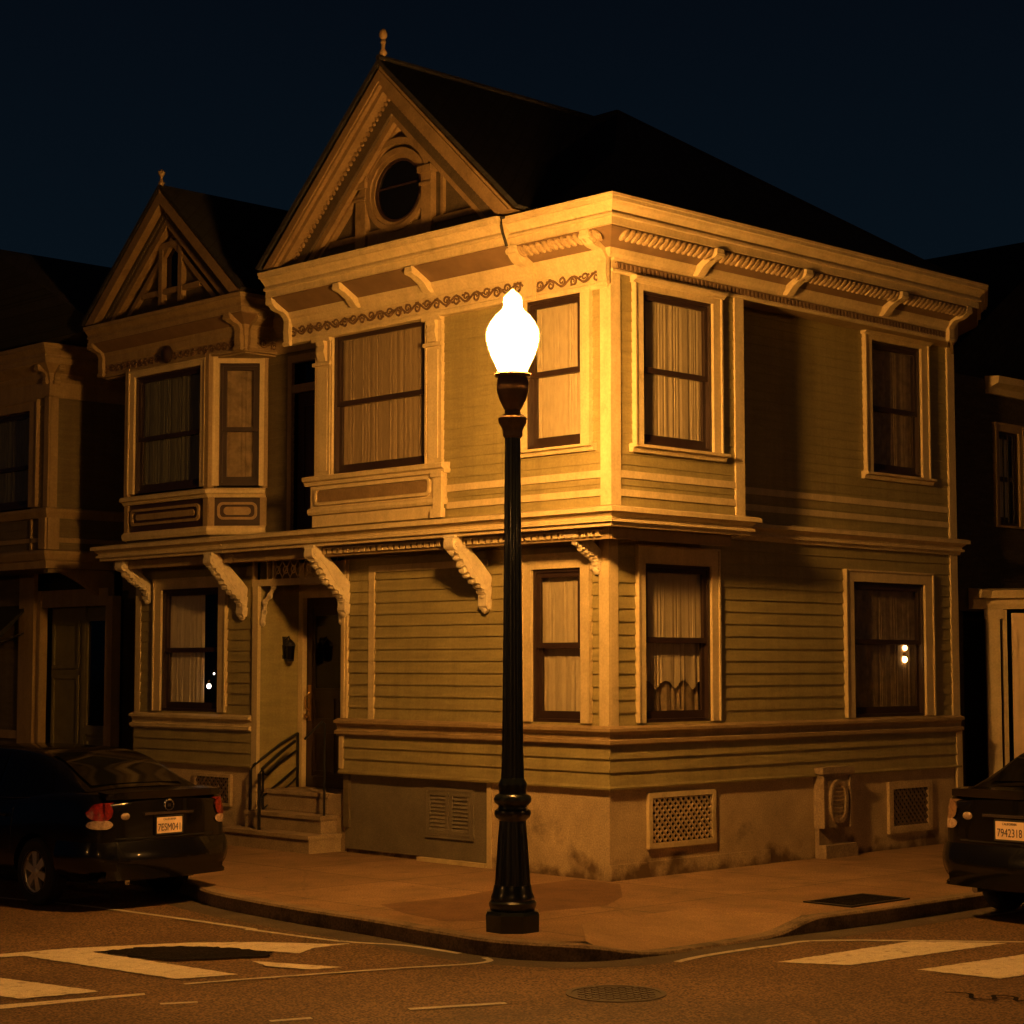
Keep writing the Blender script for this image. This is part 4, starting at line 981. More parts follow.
MB().sweep(P3, [(0, 3.93), (0.03, 3.93), (0.03, 3.99), (0, 4.0)]).build('band_moulding', M['trim2'], H3)
for fr_, a_, b_, c_ in ((LF3, 10.38, 10.55, 0.06), (RF3, -0.43, -0.25, 0.06), (LF3, 10.80, 10.84, 0.03)):
    MB().box(fr_, a_, b_, 0.0, c_, 3.83, 4.27).build('pedestal', M['trim2'], H3)
MB().sweep(P3, [(0, 3.56), (0.05, 3.56), (0.06, 3.66), (0.09, 3.68), (0.12, 3.76), (0.12, 3.80), (0, 3.83)]).build('belt_course', M['trim2'], H3)
MB().sweep(P3, [(0, 5.98), (0.03, 5.98), (0.03, 6.2), (0.05, 6.24), (0, 6.24)]).build('frieze', M['trim2'], H3)
MB().sweep(P3 + [(0.85, 8.9)], crown(6.24, 0.28, 0.46)).build('cornice', M['trim2'], H3)
cornice_bracket(H3, LF3, 10.43, 0.08, 0.22, 6.42, 0.03, 6.25, M['trim2'], 0.06)
cornice_bracket(H3, RF3, -0.34, 0.08, 0.22, 6.42, 0.03, 6.25, M['trim2'], 0.06)
mb = MB(); mb.prism_wz(FR(10.42), -0.38, 0.44, [(0, 3.55), (-0.1, 3.55), (-0.1, 3.5), (0, 3.5)]); mb.prism_xy([(-0.38, 10.42), (0.5, 10.42), (0.5, 14.5), (-0.38, 14.5)], 3.56, 3.6)
mb.build('soffit', M['siding_dark'], H3)
mb = MB(); n = 10
pts = [(-0.38 + 0.83*(i/n), 3.555 - 0.36*(i/n)**1.6) for i in range(n + 1)]
mb.prism_uz(RF3, -0.12, 0.0, pts + [(0.85, 3.19), (0.85, 3.555)])
mb.build('bay_support', M['trim2'], H3)
mb = MB(); clap(mb, L3, 12.55, 14.5, 0.9, 3.56, (), 0.12, 0.015); mb.box(L3, 9.75, 14.5, -0.10, 0.0, -0.1, 0.88); mb.build('wall', M['siding_dark'], H3, recalc=False)
mb = MB(); mb.box(L3, 12.08, 12.50, 0.0, 0.07, -0.1, 3.56); mb.box(L3, 11.96, 12.04, -0.1, 0.03, -0.1, 3.3); mb.box(L3, 9.98, 10.16, -0.1, 0.04, -0.1, 3.18); mb.box(L3, 10.16, 11.96, -0.1, 0.0, 3.05, 3.3); mb.build('door_casing', M['trim2'], H3)
mb = MB(); mb.box(L3, 12.52, 14.5, 0.0, 0.06, 1.1, 1.22); mb.box(L3, 12.52, 14.5, 0.0, 0.05, 0.62, 0.74); mb.build('band_moulding', M['trim2'], H3)
mb = MB(); mb.box(L3, 10.16, 11.96, -0.22, -0.18, 0.0, 3.05)
mb.frame(L3, 11.16, 11.90, 0.75, 2.05, 0.05, 0.05, 0.05, 0.05, -0.18, -0.15); mb.frame(L3, 11.16, 11.90, 2.15, 2.85, 0.05, 0.05, 0.05, 0.05, -0.18, -0.15)
mb.frame(L3, 10.25, 10.95, 0.2, 1.15, 0.05, 0.05, 0.05, 0.05, -0.18, -0.15); mb.box(L3, 10.98, 11.06, -0.18, -0.14, 0.0, 3.05); mb.box(L3, 10.16, 11.0, -0.18, -0.13, 1.2, 1.3)
d3 = mb.build('door', M['door_olive'], H3)
MB().frame(L3, 10.22, 10.98, 1.3, 2.9, 0.06, 0.06, 0.06, 0.03, -0.18, -0.145).build('sidelight', M['door_olive'], d3)
MB().box(L3, 10.28, 10.92, -0.179, -0.172, 1.33, 2.84).build('pane', M['carglass'], d3)
MB().frame(LBk, 9.22, 10.13, 3.82, 5.78, 0.08, 0.08, 0.08, 0.08, 0.0, 0.04).build('side_window', M['siding_dark'], H3)
mb = MB(); mb.box(WORLD, 0.9, 6, 8.76, 10.4, 0, 6.5); mb.box(WORLD, 0.7, 6, 10.4, 14.5, 0, 3.6); mb.box(WORLD, -0.05, 6, 10.75, 14.5, 3.6, 6.6); mb.build('inner_wall', M['dark'], H3)
mb = MB(); mb.tube([(0.79, 9.15, 0), (0.79, 9.15, 3.4)], 0.04, 8); mb.box(LBk, 9.02, 9.28, 0.0, 0.2, 3.05, 3.5); mb.build('downpipe', M['siding_dark'], H3)
mb = MB(); mb.add([(-0.6, 8.75, 6.75), (8, 8.75, 6.75), (8, 12, 8.36), (-0.6, 12, 8.36), (-0.6, 15.2, 6.75), (8, 15.2, 6.75)], [(0, 1, 2, 3), (3, 2, 5, 4), (0, 3, 4), (1, 5, 2), (0, 4, 5, 1)])
mb.build('roof', M['roof'], H3)

AW = empty('awning', (0.1, 12.9, 2.6))
tag(AW, 'black cloth awning edge poking in at the far left beside the pilaster', 'awning')
mb = MB(); mb.add([(-0.1, 12.35, 2.62), (-0.1, 14.5, 2.62), (0.44, 14.5, 3.1), (0.44, 12.35, 3.1), (-0.1, 12.35, 2.5), (-0.1, 14.5, 2.5), (0.44, 12.35, 3.06)],
                  [(0, 1, 2, 3), (0, 1, 5, 4), (0, 4, 6, 3)])
mb.build('canopy', M['awning'], AW)
mb = MB(); mb.tube([(-0.1, 12.36, 2.51), (-0.1, 14.5, 2.51)], 0.02, 6); mb.tube([(-0.1, 12.36, 2.51), (0.44, 12.36, 2.7)], 0.016, 6); mb.build('awning_frame', M['iron'], AW)

# ================================================================== RIGHT HOUSE
H4 = empty('neighbour_house', (9, 2, 0))
tag(H4, 'dark house at the right edge with a pale panelled garage door', 'house')
FG = FR(0.3)
mb = MB(); clap(mb, FG, 6.95, 14, 2.9, 6.0, [(7.92, 8.43, 4.06, 5.32)], 0.14, 0.012); mb.box(FG, 6.95, 7.35, -0.4, -0.2, 0.0, 2.9)
mb.quad((6.95, 0.3, 0), (6.95, 6, 0), (6.95, 6, 6.0), (6.95, 0.3, 6.0))
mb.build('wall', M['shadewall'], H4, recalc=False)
window(H4, FG, 7.92, 8.43, 4.06, 5.32, (0.08, 0.08, 0.09, 0.03), None, None, 0.5, 'full', M['curtain_pale'], seed=41, tmat=M['trim2'])
mb = MB()
for u in (8.05, 8.17, 8.30): mb.box(FG, u - 0.012, u + 0.012, 0.015, 0.03, 4.1, 5.28)
mb.build('window_bars', M['iron'], H4)
MB().sweep([(7.67, 0.3), (14, 0.3)], [(0, 5.80), (0.05, 5.80), (0.08, 5.88), (0.2, 5.93), (0.22, 6.02), (0, 6.04)]).build('cornice', M['trim'], H4)
ga = R(52)
GX, GY = 7.44, 0.24
FA = F(GX, GY, math.cos(ga), -math.sin(ga), -math.sin(ga), -math.cos(ga))
def ga_pt(u): return (GX + u*math.cos(ga), GY - u*math.sin(ga))
MB().sweep([(7.15, 0.28), (GX, GY), ga_pt(2.3)], [(0, 2.93), (0.06, 2.93), (0.08, 2.99), (0.08, 3.05), (0.2, 3.07), (0.24, 3.17), (0, 3.20)]).build('garage_canopy', M['trim'], H4)
mb = MB(); mb.box(FA, 0.02, 0.20, -0.1, 0.05, -0.1, 2.92); mb.box(FA, 0.0, 0.24, 0.0, 0.08, 2.80, 2.925); mb.box(FA, 0.235, 0.29, -0.1, 0.03, -0.1, 2.92); mb.build('garage_post', M['trim'], H4)
mb = MB(); mb.box(FA, 0.36, 2.25, -0.10, -0.05, 0.0, 2.88)
for i in range(4): mb.box(FA, 0.36 + i*0.45, 0.43 + i*0.45, -0.05, -0.025, 0.0, 2.88)
for z in (0.0, 0.95, 2.20, 2.78): mb.box(FA, 0.43, 2.2, -0.05, -0.027, z, z + 0.09)
mb.build('garage_door', M['garage'], H4)
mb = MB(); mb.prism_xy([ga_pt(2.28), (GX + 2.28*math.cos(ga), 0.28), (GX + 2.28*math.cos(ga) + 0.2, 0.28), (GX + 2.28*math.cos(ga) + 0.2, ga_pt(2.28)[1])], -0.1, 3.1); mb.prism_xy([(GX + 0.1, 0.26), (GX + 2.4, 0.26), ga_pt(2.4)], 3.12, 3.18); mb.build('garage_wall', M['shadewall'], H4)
mb = MB(); mb.box(WORLD, 7.0, 14, 0.75, 6, 0, 5.9); mb.build('inner_wall', M['dark'], H4)
mb = MB(); mb.add([(6.8, 0.6, 6.0), (14.2, 0.6, 6.0), (10.5, 0.6, 8.45), (6.8, 10, 6.0), (14.2, 10, 6.0), (10.5, 10, 8.45)], [(0, 1, 2), (0, 2, 5, 3), (1, 4, 5, 2), (3, 5, 4), (0, 3, 4, 1)])
mb.build('roof', M['roof'], H4)

# ================================================================== STREET FURNITURE
LX, LY = -3.25, -1.92
SL = empty('street_lamp', (LX, LY, 0))
tag(SL, 'tall dark green fluted street lamp with a glowing white acorn globe on the corner pavement', 'street lamp')
MB().lathe((LX, LY, 0), [(0.235, -0.02), (0.24, 0.14), (0.225, 0.165), (0.19, 0.17)], 8).build('plinth', M['post'], SL)
MB().lathe((LX, LY, 0), [(0.185, 0.165), (0.19, 0.19), (0.20, 0.205), (0.20, 0.235), (0.18, 0.255), (0.185, 0.275), (0.165, 0.32), (0.155, 0.38)], 32).build('base_moulding', M['post'], SL, smooth=True)
MB().lathe((LX, LY, 0), [(0.158, 0.36), (0.145, 0.55), (0.130, 0.75), (0.116, 0.92)], 64, 16, 0.10).build('lower_shaft', M['post'], SL, smooth=True, angle=60)
MB().lathe((LX, LY, 0), [(0.115, 0.905), (0.125, 0.92), (0.145, 0.935), (0.155, 0.965), (0.150, 0.99), (0.125, 1.005), (0.120, 1.025), (0.130, 1.035), (0.155, 1.06), (0.160, 1.085), (0.150, 1.11), (0.118, 1.13), (0.115, 1.17), (0.122, 1.20), (0.118, 1.22), (0.095, 1.26)], 32).build('collar', M['post'], SL, smooth=True)
MB().lathe((LX, LY, 0), [(0.100, 1.24), (0.092, 1.5), (0.085, 2.2), (0.076, 3.2), (0.068, 4.15)], 64, 14, 0.09).build('shaft', M['post'], SL, smooth=True, angle=60)
MB().lathe((LX, LY, 0), [(0.068, 4.12), (0.085, 4.14), (0.085, 4.18), (0.10, 4.22), (0.12, 4.25), (0.125, 4.29), (0.10, 4.31), (0.07, 4.33), (0.066, 4.36), (0.078, 4.375), (0.096, 4.41), (0.118, 4.46), (0.134, 4.52), (0.139, 4.57), (0.133, 4.615), (0.124, 4.635), (0.148, 4.645), (0.156, 4.662), (0.150, 4.678), (0.13, 4.685)], 32).build('fitter', M['fitter'], SL, smooth=True)
gl = [(0.125, 4.685), (0.15, 4.74), (0.185, 4.81), (0.215, 4.89), (0.232, 4.96), (0.235, 5.01), (0.225, 5.06), (0.195, 5.12), (0.15, 5.18), (0.105, 5.22), (0.083, 5.25), (0.083, 5.32), (0.075, 5.345), (0.045, 5.375), (0.015, 5.40), (0.0, 5.415)]
gshell = MB().lathe((LX, LY, 0), gl, 40).build('globe', M['globeglass'], SL, smooth=True, angle=60)
MB().lathe((LX, LY, 0), [(max(0.0, r*0.945 - 0.001), 5.0 + (z - 5.0)*0.965) for r, z in gl], 32).build('lit_core', M['globe'], gshell, smooth=True, angle=60)

tag(SL, group='street lamps round the crossing')
for x_, y_, lb in ((5.0, -21.0, 'far street lamp across the right-hand street, outside the frame to the right'),
                   (-21.5, 4.5, 'far street lamp across the left-hand street, outside the frame to the left'),
                   (-20.5, -17.5, 'street lamp on the near corner behind the viewer')):
    r_ = SL.copy(); COL.objects.link(r_); r_.location = (x_, y_, 0); r_['label'] = lb
    for ch in list(SL.children):
        c_ = ch.copy(); COL.objects.link(c_); c_.parent = r_
        for g_ in list(ch.children):
            d_ = g_.copy(); d_.data = d_.data.copy(); d_.data.materials[0] = M['globe_far']; COL.objects.link(d_); d_.parent = c_

WLN = empty('wall_lantern', (0.40, 5.9, 2.3))
tag(WLN, 'small unlit black lantern on the porch side wall beside the door', 'lantern')
FRP = FR(5.98)
mb = MB(); mb.box(FRP, 0.36, 0.44, 0.0, 0.02, 2.28, 2.56); mb.tube([FRP.P(0.40, 0.02, 2.52), FRP.P(0.40, 0.09, 2.56), FRP.P(0.40, 0.12, 2.50)], 0.012, 6)
mb.lathe((0.40, 5.86, 2.0), [(0.075, 0.44), (0.06, 0.48), (0.02, 0.52), (0.0, 0.53)], 8); mb.lathe((0.40, 5.86, 2.0), [(0.0, 0.24), (0.05, 0.25), (0.055, 0.27)], 8)
mb.build('lantern_body', M['rail'], WLN)
MB().lathe((0.40, 5.86, 2.0), [(0.052, 0.27), (0.068, 0.44)], 8).build('lantern_glass', M['carglass'], WLN)

MT = empty('meter_cabinet', (3.6, -0.15, 0))
tag(MT, 'weathered tan meter cabinet with an oval ribbed cover standing against the house wall', 'meter cabinet')
mb = MB(); mb.frame(R0, 3.42, 3.95, 0.34, 0.96, 0.03, 0.03, 0.03, 0.0, 0.13, 0.15); mb.box(R0, 3.42, 3.95, 0.002, 0.13, 0.34, 0.96); mb.box(R0, 3.44, 3.93, 0.002, 0.06, 0.15, 0.34); mb.build('cabinet', M['meter'], MT)
MB().box(R0, 3.38, 3.99, 0.002, 0.17, 0.96, 1.03).build('cap', M['meter'], MT)
MB().box(R0, 3.44, 4.05, 0.002, 0.16, -0.02, 0.148).build('plinth', M['meter'], MT)
def oval(cu, cz, a, b, n=28): return [(cu + a*math.cos(2*math.pi*i/n), cz + b*math.copysign(abs(math.sin(2*math.pi*i/n))**0.8, math.sin(2*math.pi*i/n))) for i in range(n)]
mb = MB(); mb.strip_uz(R0, 0.13, 0.165, oval(3.70, 0.64, 0.165, 0.25), oval(3.70, 0.64, 0.125, 0.21), True)
cv = mb.build('oval_cover', M['meter'], MT)
mb = MB()
for i in range(8): mb.tube([R0.P(3.59, 0.136, 0.48 + i*0.045), R0.P(3.70, 0.152, 0.473 + i*0.045), R0.P(3.81, 0.136, 0.48 + i*0.045)], 0.009, 5)
mb.build('ribs', M['lattice'], cv)

# ================================================================== GROUND
ZR = -0.14
mb = MB(); mb.add([(-220, -220, ZR), (220, -220, ZR), (220, 220, ZR), (-220, 220, ZR)], [(0, 1, 2, 3)])
tag(mb.build('road', M['asphalt'], up=True), kind='structure')
Kc = [(-2.98, 60, 0), (-2.98, 12, 0), (-2.98, 4.5, 0), (-3.08, 3.1, 0), (-3.45, 2.1, 0), (-3.63, 0.6, 0), (-3.66, -0.5, 0), (-3.75, -1.6, 0), (-3.77, -2.1, 0), (-3.66, -2.55, -0.0), (-3.36, -2.92, -0.02), (-2.85, -3.08, -0.10),
      (-2.3, -3.10, -0.118), (-1.7, -3.10, -0.118), (-1.2, -3.12, -0.10), (-0.75, -3.15, -0.01), (-0.3, -3.18, 0), (1.5, -3.22, 0), (12, -3.25, 0), (60, -3.25, 0)]
K = catmull(Kc, 6)
K = [(x, y, min(0.0, max(-0.12, z))) for x, y, z in K]
def offset(path, dist):
    out = []
    for i in range(len(path)):
        a = path[max(i-1, 0)]; b = path[min(i+1, len(path)-1)]
        t = Vector((b[0] - a[0], b[1] - a[1])); t.normalize()
        out.append((path[i][0] - t.y*dist, path[i][1] + t.x*dist, path[i][2]))
    return out
Ki = offset(K, 0.16); Kr = offset(K, 0.018); Kg = offset(K, -0.32)
mb = MB(); n = len(K)
vs = []
for i in range(n):
    vs += [(K[i][0], K[i][1], ZR - 0.02), (K[i][0], K[i][1], K[i][2] - 0.018), (Kr[i][0], Kr[i][1], K[i][2]), Ki[i]]
mb.add(vs, [(i*4 + j, i*4 + j + 1, i*4 + j + 5, i*4 + j + 4) for i in range(n-1) for j in range(3)])
tag(mb.build('kerb', M['kerb'], smooth=True, angle=40), kind='structure')
mb = MB()
vs = []
for i in range(n): vs += [(K[i][0], K[i][1], ZR + 0.004), (Kg[i][0], Kg[i][1], ZR + 0.004)]
mb.add(vs, [(i*2, i*2 + 1, i*2 + 3, i*2 + 2) for i in range(n-1)])
tag(mb.build('gutter', M['gutter'], up=True), kind='structure')
# pavement sheet: from the kerb's inner edge to the houses and beyond, with the ramp cut out
i0 = min(range(n), key=lambda i: abs(K[i][0] + 3.36) + abs(K[i][1] + 2.92)); i1 = min(range(n), key=lambda i: abs(K[i][0] + 0.75) + abs(K[i][1] + 3.15))
topL, topR = (-2.55, -2.05, 0.0), (-1.05, -1.98, 0.0)
flat = [(Ki[i][0], Ki[i][1], 0.0) for i in range(0, i0 + 1)] + [topL, topR] + [(Ki[i][0], Ki[i][1], 0.0) for i in range(i1, n)] + [(60, 60, 0.0)]
from mathutils.geometry import delaunay_2d_cdt
pv, _, pf, _, _, _ = delaunay_2d_cdt([Vector(p[:2]) for p in flat], [], [list(range(len(flat)))], 1, 1e-5)
mb = MB(); mb.add([(p.x, p.y, 0.0) for p in pv], [tuple(q) for q in pf])
tag(mb.build('pavement', M['slab'], up=True), kind='structure')
# ramp: fan between the lowered kerb and the flat edge
mb = MB(); seg = [Ki[i] for i in range(i0, i1 + 1)]; m = len(seg)
seg[0] = (seg[0][0], seg[0][1], 0.0); seg[-1] = (seg[-1][0], seg[-1][1], 0.0)
tops = []
for i in range(m):
    q = i/(m - 1); t = min(1, max(0, (q - 0.25)/0.5))
    tops.append(tuple(topL[k] + (topR[k] - topL[k])*t for k in range(3)))
mb.add(seg + tops, [(i, i + 1, m + i + 1, m + i) for i in range(m - 1)])
tag(mb.build('pavement_ramp', M['ramp'], up=True), kind='structure')
def sheet(name, pts, mt, z):
    mb = MB(); mb.add([(x, y, z) for x, y in pts], [tuple(range(len(pts)))])
    return mb.build(name, mt, up=True)
tag(sheet('pavement_stain', [(-2.94, 0.15), (-3.2, -0.5), (-3.3, -1.15), (-2.9, -1.42), (-2.2, -1.25), (-1.5, -1.35), (-0.9, -1.0), (-0.12, -0.25), (-0.12, 0.35), (-1.2, 0.3), (-2.0, 0.1)], M['stainslab'], 0.004), kind='structure')  # darker, redder sheet laid over the pavement beside the post

# road markings: worn paint sheets
def ragged(pts, amp, n=7, seed=1):
    rnd = random.Random(seed); out = []
    for i in range(len(pts)):
        a, b = pts[i], pts[(i + 1) % len(pts)]
        L = math.hypot(b[0]-a[0], b[1]-a[1]); k = max(1, int(L/0.05))
        for j in range(k):
            t = j/k; out.append((a[0] + (b[0]-a[0])*t + rnd.uniform(-amp, amp), a[1] + (b[1]-a[1])*t + rnd.uniform(-amp, amp)))
    return out
def ribbon(name, pts, w, mt, z=ZR + 0.008):
    p = [(x, y, 0) for x, y in pts]; a = offset(p, w/2); b = offset(p, -w/2); mb = MB(); k = len(p)
    mb.add([(x, y, z) for x, y, _ in a] + [(x, y, z) for x, y, _ in b], [(i, i + 1, k + i + 1, k + i) for i in range(k - 1)])
    return tag(mb.build(name, mt, up=True), kind='structure')
ribbon('parking_line', catmull([(-4.95, 6.5), (-4.60, 4.21), (-4.32, 2.8), (-4.16, 0.62), (-4.22, 0.48)], 5), 0.07, M['marking_thin'])
ribbon('parking_line', catmull([(-4.19, 0.4), (-4.08, -0.67), (-3.85, -1.25), (-3.83, -1.9)], 5), 0.06, M['marking_thin'])
for p in ([(-6.52, 0.67), (-5.94, 0.56), (-5.05, 0.14), (-4.6, -0.25), (-4.25, -0.75), (-4.10, -0.83), (-4.13, -0.86), (-4.47, -0.82), (-4.75, -0.98), (-4.91, -0.59), (-5.1, -0.09), (-5.94, 0.26), (-6.61, 0.52)],
          [(-9.6, 1.75), (-6.54, 0.665), (-6.62, 0.52), (-9.7, 1.45)]):
    tag(sheet('crosswalk_edge', ragged(p, 0.009), M['marking'], ZR + 0.008), kind='structure')
for p in ([(-6.44, 0.485), (-5.93, 0.26), (-5.76, -1.52), (-6.21, -1.37)], [(-7.9, 0.6), (-7.3, 0.45), (-6.92, -1.45), (-7.48, -1.34)], [(-9.2, 0.95), (-8.6, 0.75), (-8.3, -0.95), (-8.85, -0.8)], [(-5.28, -1.06), (-4.96, -1.79), (-5.22, -1.71), (-5.36, -1.36)]):
    tag(sheet('crosswalk_stripe', ragged(p, 0.009), M['marking'], ZR + 0.0085), kind='structure')
tag(sheet('crosswalk_edge', [(-9.5, -1.0), (-7.72, -1.45), (-6.73, -1.73), (-6.77, -1.80), (-7.79, -1.59), (-9.6, -1.15)], M['marking'], ZR + 0.008), kind='structure')
ribbon('stop_line', catmull([(-6.3, -1.6), (-5.83, -1.74), (-4.67, -2.14), (-4.15, -2.36), (-3.92, -2.35), (-3.84, -2.2)], 5), 0.055, M['marking_thin'])
ribbon('lane_dash', [(-5.8, -3.53), (-5.16, -3.82)], 0.07, M['marking_thin']); ribbon('lane_dash', [(-6.9, -2.18), (-6.67, -2.30)], 0.06, M['marking_thin']); ribbon('lane_dash', [(-6.75, -3.23), (-6.48, -3.33)], 0.06, M['marking_thin'])
ribbon('crosswalk_edge', catmull([(-2.9, -3.42), (-2.45, -3.36), (-1.62, -3.40), (-1.05, -3.55), (0.03, -4.73), (1.2, -6.0), (2.4, -7.3)], 5), 0.07, M['marking_thin'])
for p in ([(-2.34, -3.98), (-2.06, -4.47), (-0.12, -4.68), (-0.62, -4.05)], [(-1.87, -4.97), (-1.79, -5.64), (0.6, -5.95), (0.1, -5.2)], [(-1.6, -6.2), (-1.5, -6.9), (1.4, -7.2), (0.9, -6.45)]):
    tag(sheet('crosswalk_stripe', ragged(p, 0.009), M['marking'], ZR + 0.008), kind='structure')
ribbon('parking_line', [(1.3, -3.58), (5.0, -3.75)], 0.07, M['marking_thin'])
tag(sheet('asphalt_patch', ragged([(-5.90, 0.22), (-5.55, 0.20), (-5.22, 0.02), (-5.0, -0.35), (-4.88, -0.80), (-5.05, -0.95), (-5.40, -0.80), (-5.72, -0.62), (-5.84, -0.3)], 0.03), M['patch'], ZR + 0.012), kind='structure')
ribbon('sealed_crack', catmull([(-2.62, -5.70), (-2.55, -5.86), (-2.70, -5.98), (-2.62, -6.10), (-2.48, -6.02), (-2.44, -6.16), (-2.56, -6.25), (-2.40, -6.34), (-2.30, -6.6), (-2.1, -7.0)], 6), 0.035, M['patch'], ZR + 0.012)

MH = empty('manhole_cover', (-4.31, -4.07, ZR))
tag(MH, 'round iron manhole cover set in the asphalt in front of the lamp post', 'manhole cover')
MB().lathe((-4.31, -4.07, ZR), [(0.36, 0.0), (0.36, 0.007), (0.32, 0.007), (0.32, 0.0)], 40).build('rim', M['lid'], MH)
mb = MB(); mb.lathe((-4.31, -4.07, ZR), [(0.318, 0.0), (0.318, 0.003)], 40)
for i in range(-4, 5):
    for j in range(-4, 5):
        if (i*i + j*j) <= 17: mb.box(WORLD, -4.31 + i*0.07 - 0.02, -4.31 + i*0.07 + 0.02, -4.07 + j*0.07 - 0.02, -4.07 + j*0.07 + 0.02, ZR + 0.002, ZR + 0.008)
mb.build('lid', M['lid'], MH)
UG = empty('utility_grate', (0.45, -2.72, 0))
tag(UG, 'dark rectangular metal utility grate set in the pavement near the right kerb', 'utility cover')
MB().frame(F(0, 0, 1, 0, 0, 1), 0, 0, 0, 0, 0, 0, 0, 0, 0, 0)
mb = MB(); mb.box(WORLD, 0.0, 0.92, -3.0, -2.96, 0.002, 0.014); mb.box(WORLD, 0.0, 0.92, -2.49, -2.45, 0.002, 0.014); mb.box(WORLD, 0.0, 0.04, -2.96, -2.49, 0.002, 0.014); mb.box(WORLD, 0.88, 0.92, -2.96, -2.49, 0.002, 0.014)
mb.build('grate_frame', M['iron'], UG)
mb = MB(); mb.box(WORLD, 0.04, 0.88, -2.96, -2.49, 0.001, 0.005)
for i in range(14): mb.box(WORLD, 0.06 + i*0.059, 0.085 + i*0.059, -2.955, -2.495, 0.005, 0.012)
mb.build('grate', M['patch'], UG)

# lamp reflections in two windows, built as glowing blobs behind the glass
def reflection_blob(name, c, r, mt, label):
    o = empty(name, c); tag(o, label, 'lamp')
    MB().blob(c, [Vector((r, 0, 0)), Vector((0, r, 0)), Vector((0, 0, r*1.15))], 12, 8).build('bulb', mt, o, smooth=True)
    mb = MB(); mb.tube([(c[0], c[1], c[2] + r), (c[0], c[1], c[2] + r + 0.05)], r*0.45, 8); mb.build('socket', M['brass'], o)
reflection_blob('window_lamp', R0.P(5.40, -0.078, 2.41), 0.030, M['bulb'], 'upper of two small orange lights glowing in the right ground-floor window')
reflection_blob('window_lamp', R0.P(5.40, -0.085, 2.27), 0.036, M['bulb'], 'lower of two small orange lights glowing in the right ground-floor window')
reflection_blob('window_lamp', L0.P(7.16, -0.085, 1.93), 0.030, M['bulbwhite'], 'larger white light glowing low in the left ground-floor window')
reflection_blob('window_lamp', L0.P(7.05, -0.085, 2.09), 0.013, M['bulbwhite'], 'tiny white light above the larger one in the left ground-floor window')

# ================================================================== CARS
ST = [  # x, half width, z bottom, z top of the lower body
    (0.00, 0.74, 0.36, 1.04), (0.08, 0.82, 0.32, 1.10), (0.30, 0.865, 0.28, 1.13), (0.80, 0.885, 0.26, 1.12), (1.5, 0.895, 0.25, 1.04), (2.4, 0.90, 0.25, 1.00),
    (3.3, 0.895, 0.25, 0.98), (3.9, 0.87, 0.26, 0.92), (4.35, 0.80, 0.28, 0.82), (4.55, 0.66, 0.32, 0.70)]
GH = [  # x, base half width, base z, top half width, top z
    (0.36, 0.72, 1.08, 0.69, 1.135), (0.66, 0.775, 1.07, 0.665, 1.255), (1.02, 0.80, 1.03, 0.635, 1.40), (1.50, 0.805, 1.00, 0.61, 1.485), (2.25, 0.80, 0.98, 0.58, 1.50),
    (2.65, 0.80, 0.97, 0.58, 1.475), (3.0, 0.79, 0.96, 0.60, 1.30), (3.45, 0.74, 0.95, 0.66, 1.00)]
STd, GHd = catmull(ST, 6), catmull(GH, 6)
def interp(tab, x):
    for a, b in zip(tab[:-1], tab[1:]):
        if a[0] <= x <= b[0]:
            t = (x - a[0])/(b[0] - a[0] + 1e-9); return tuple(p + (q - p)*t for p, q in zip(a, b))
    return tab[0] if x < tab[0][0] else tab[-1]
def body_half(st):
    x, w, zb, zt = st; h = zt - zb
    c = [(0.0, zb), (0.62*w, zb), (0.90*w, zb + 0.03), (0.985*w, zb + 0.16), (w, zb + 0.38*h), (0.992*w, zb + 0.62*h), (0.975*w, zb + 0.78*h), (0.945*w, zt - 0.085), (0.88*w, zt - 0.025), (0.70*w, zt - 0.004), (0.35*w, zt + 0.008), (0.0, zt + 0.012)]
    return catmull(c, 3)
def width_at(x, z):
    pts = body_half(interp(STd, max(0, x)))
    for (y0, z0), (y1, z1) in zip(pts[:-1], pts[1:]):
        if min(z0, z1) <= z <= max(z0, z1) and abs(z1 - z0) > 1e-6: return y0 + (y1 - y0)*(z - z0)/(z1 - z0)
    return interp(STd, x)[1]
def rear_x(y): return -0.085*max(0.0, 1 - (y/0.74)**2)
def gh_half(g):
    x, wb, zb, wt, zt = g
    return catmull([(wb, zb - 0.03), (wb*0.985, zb + 0.02), (wt + (wb - wt)*0.35, zb + (zt - zb)*0.62), (wt, zt - 0.045*min(1, (zt - zb)/0.3)), (wt*0.86, zt - 0.008), (wt*0.4, zt + 0.012), (0.0, zt + 0.015)], 4)

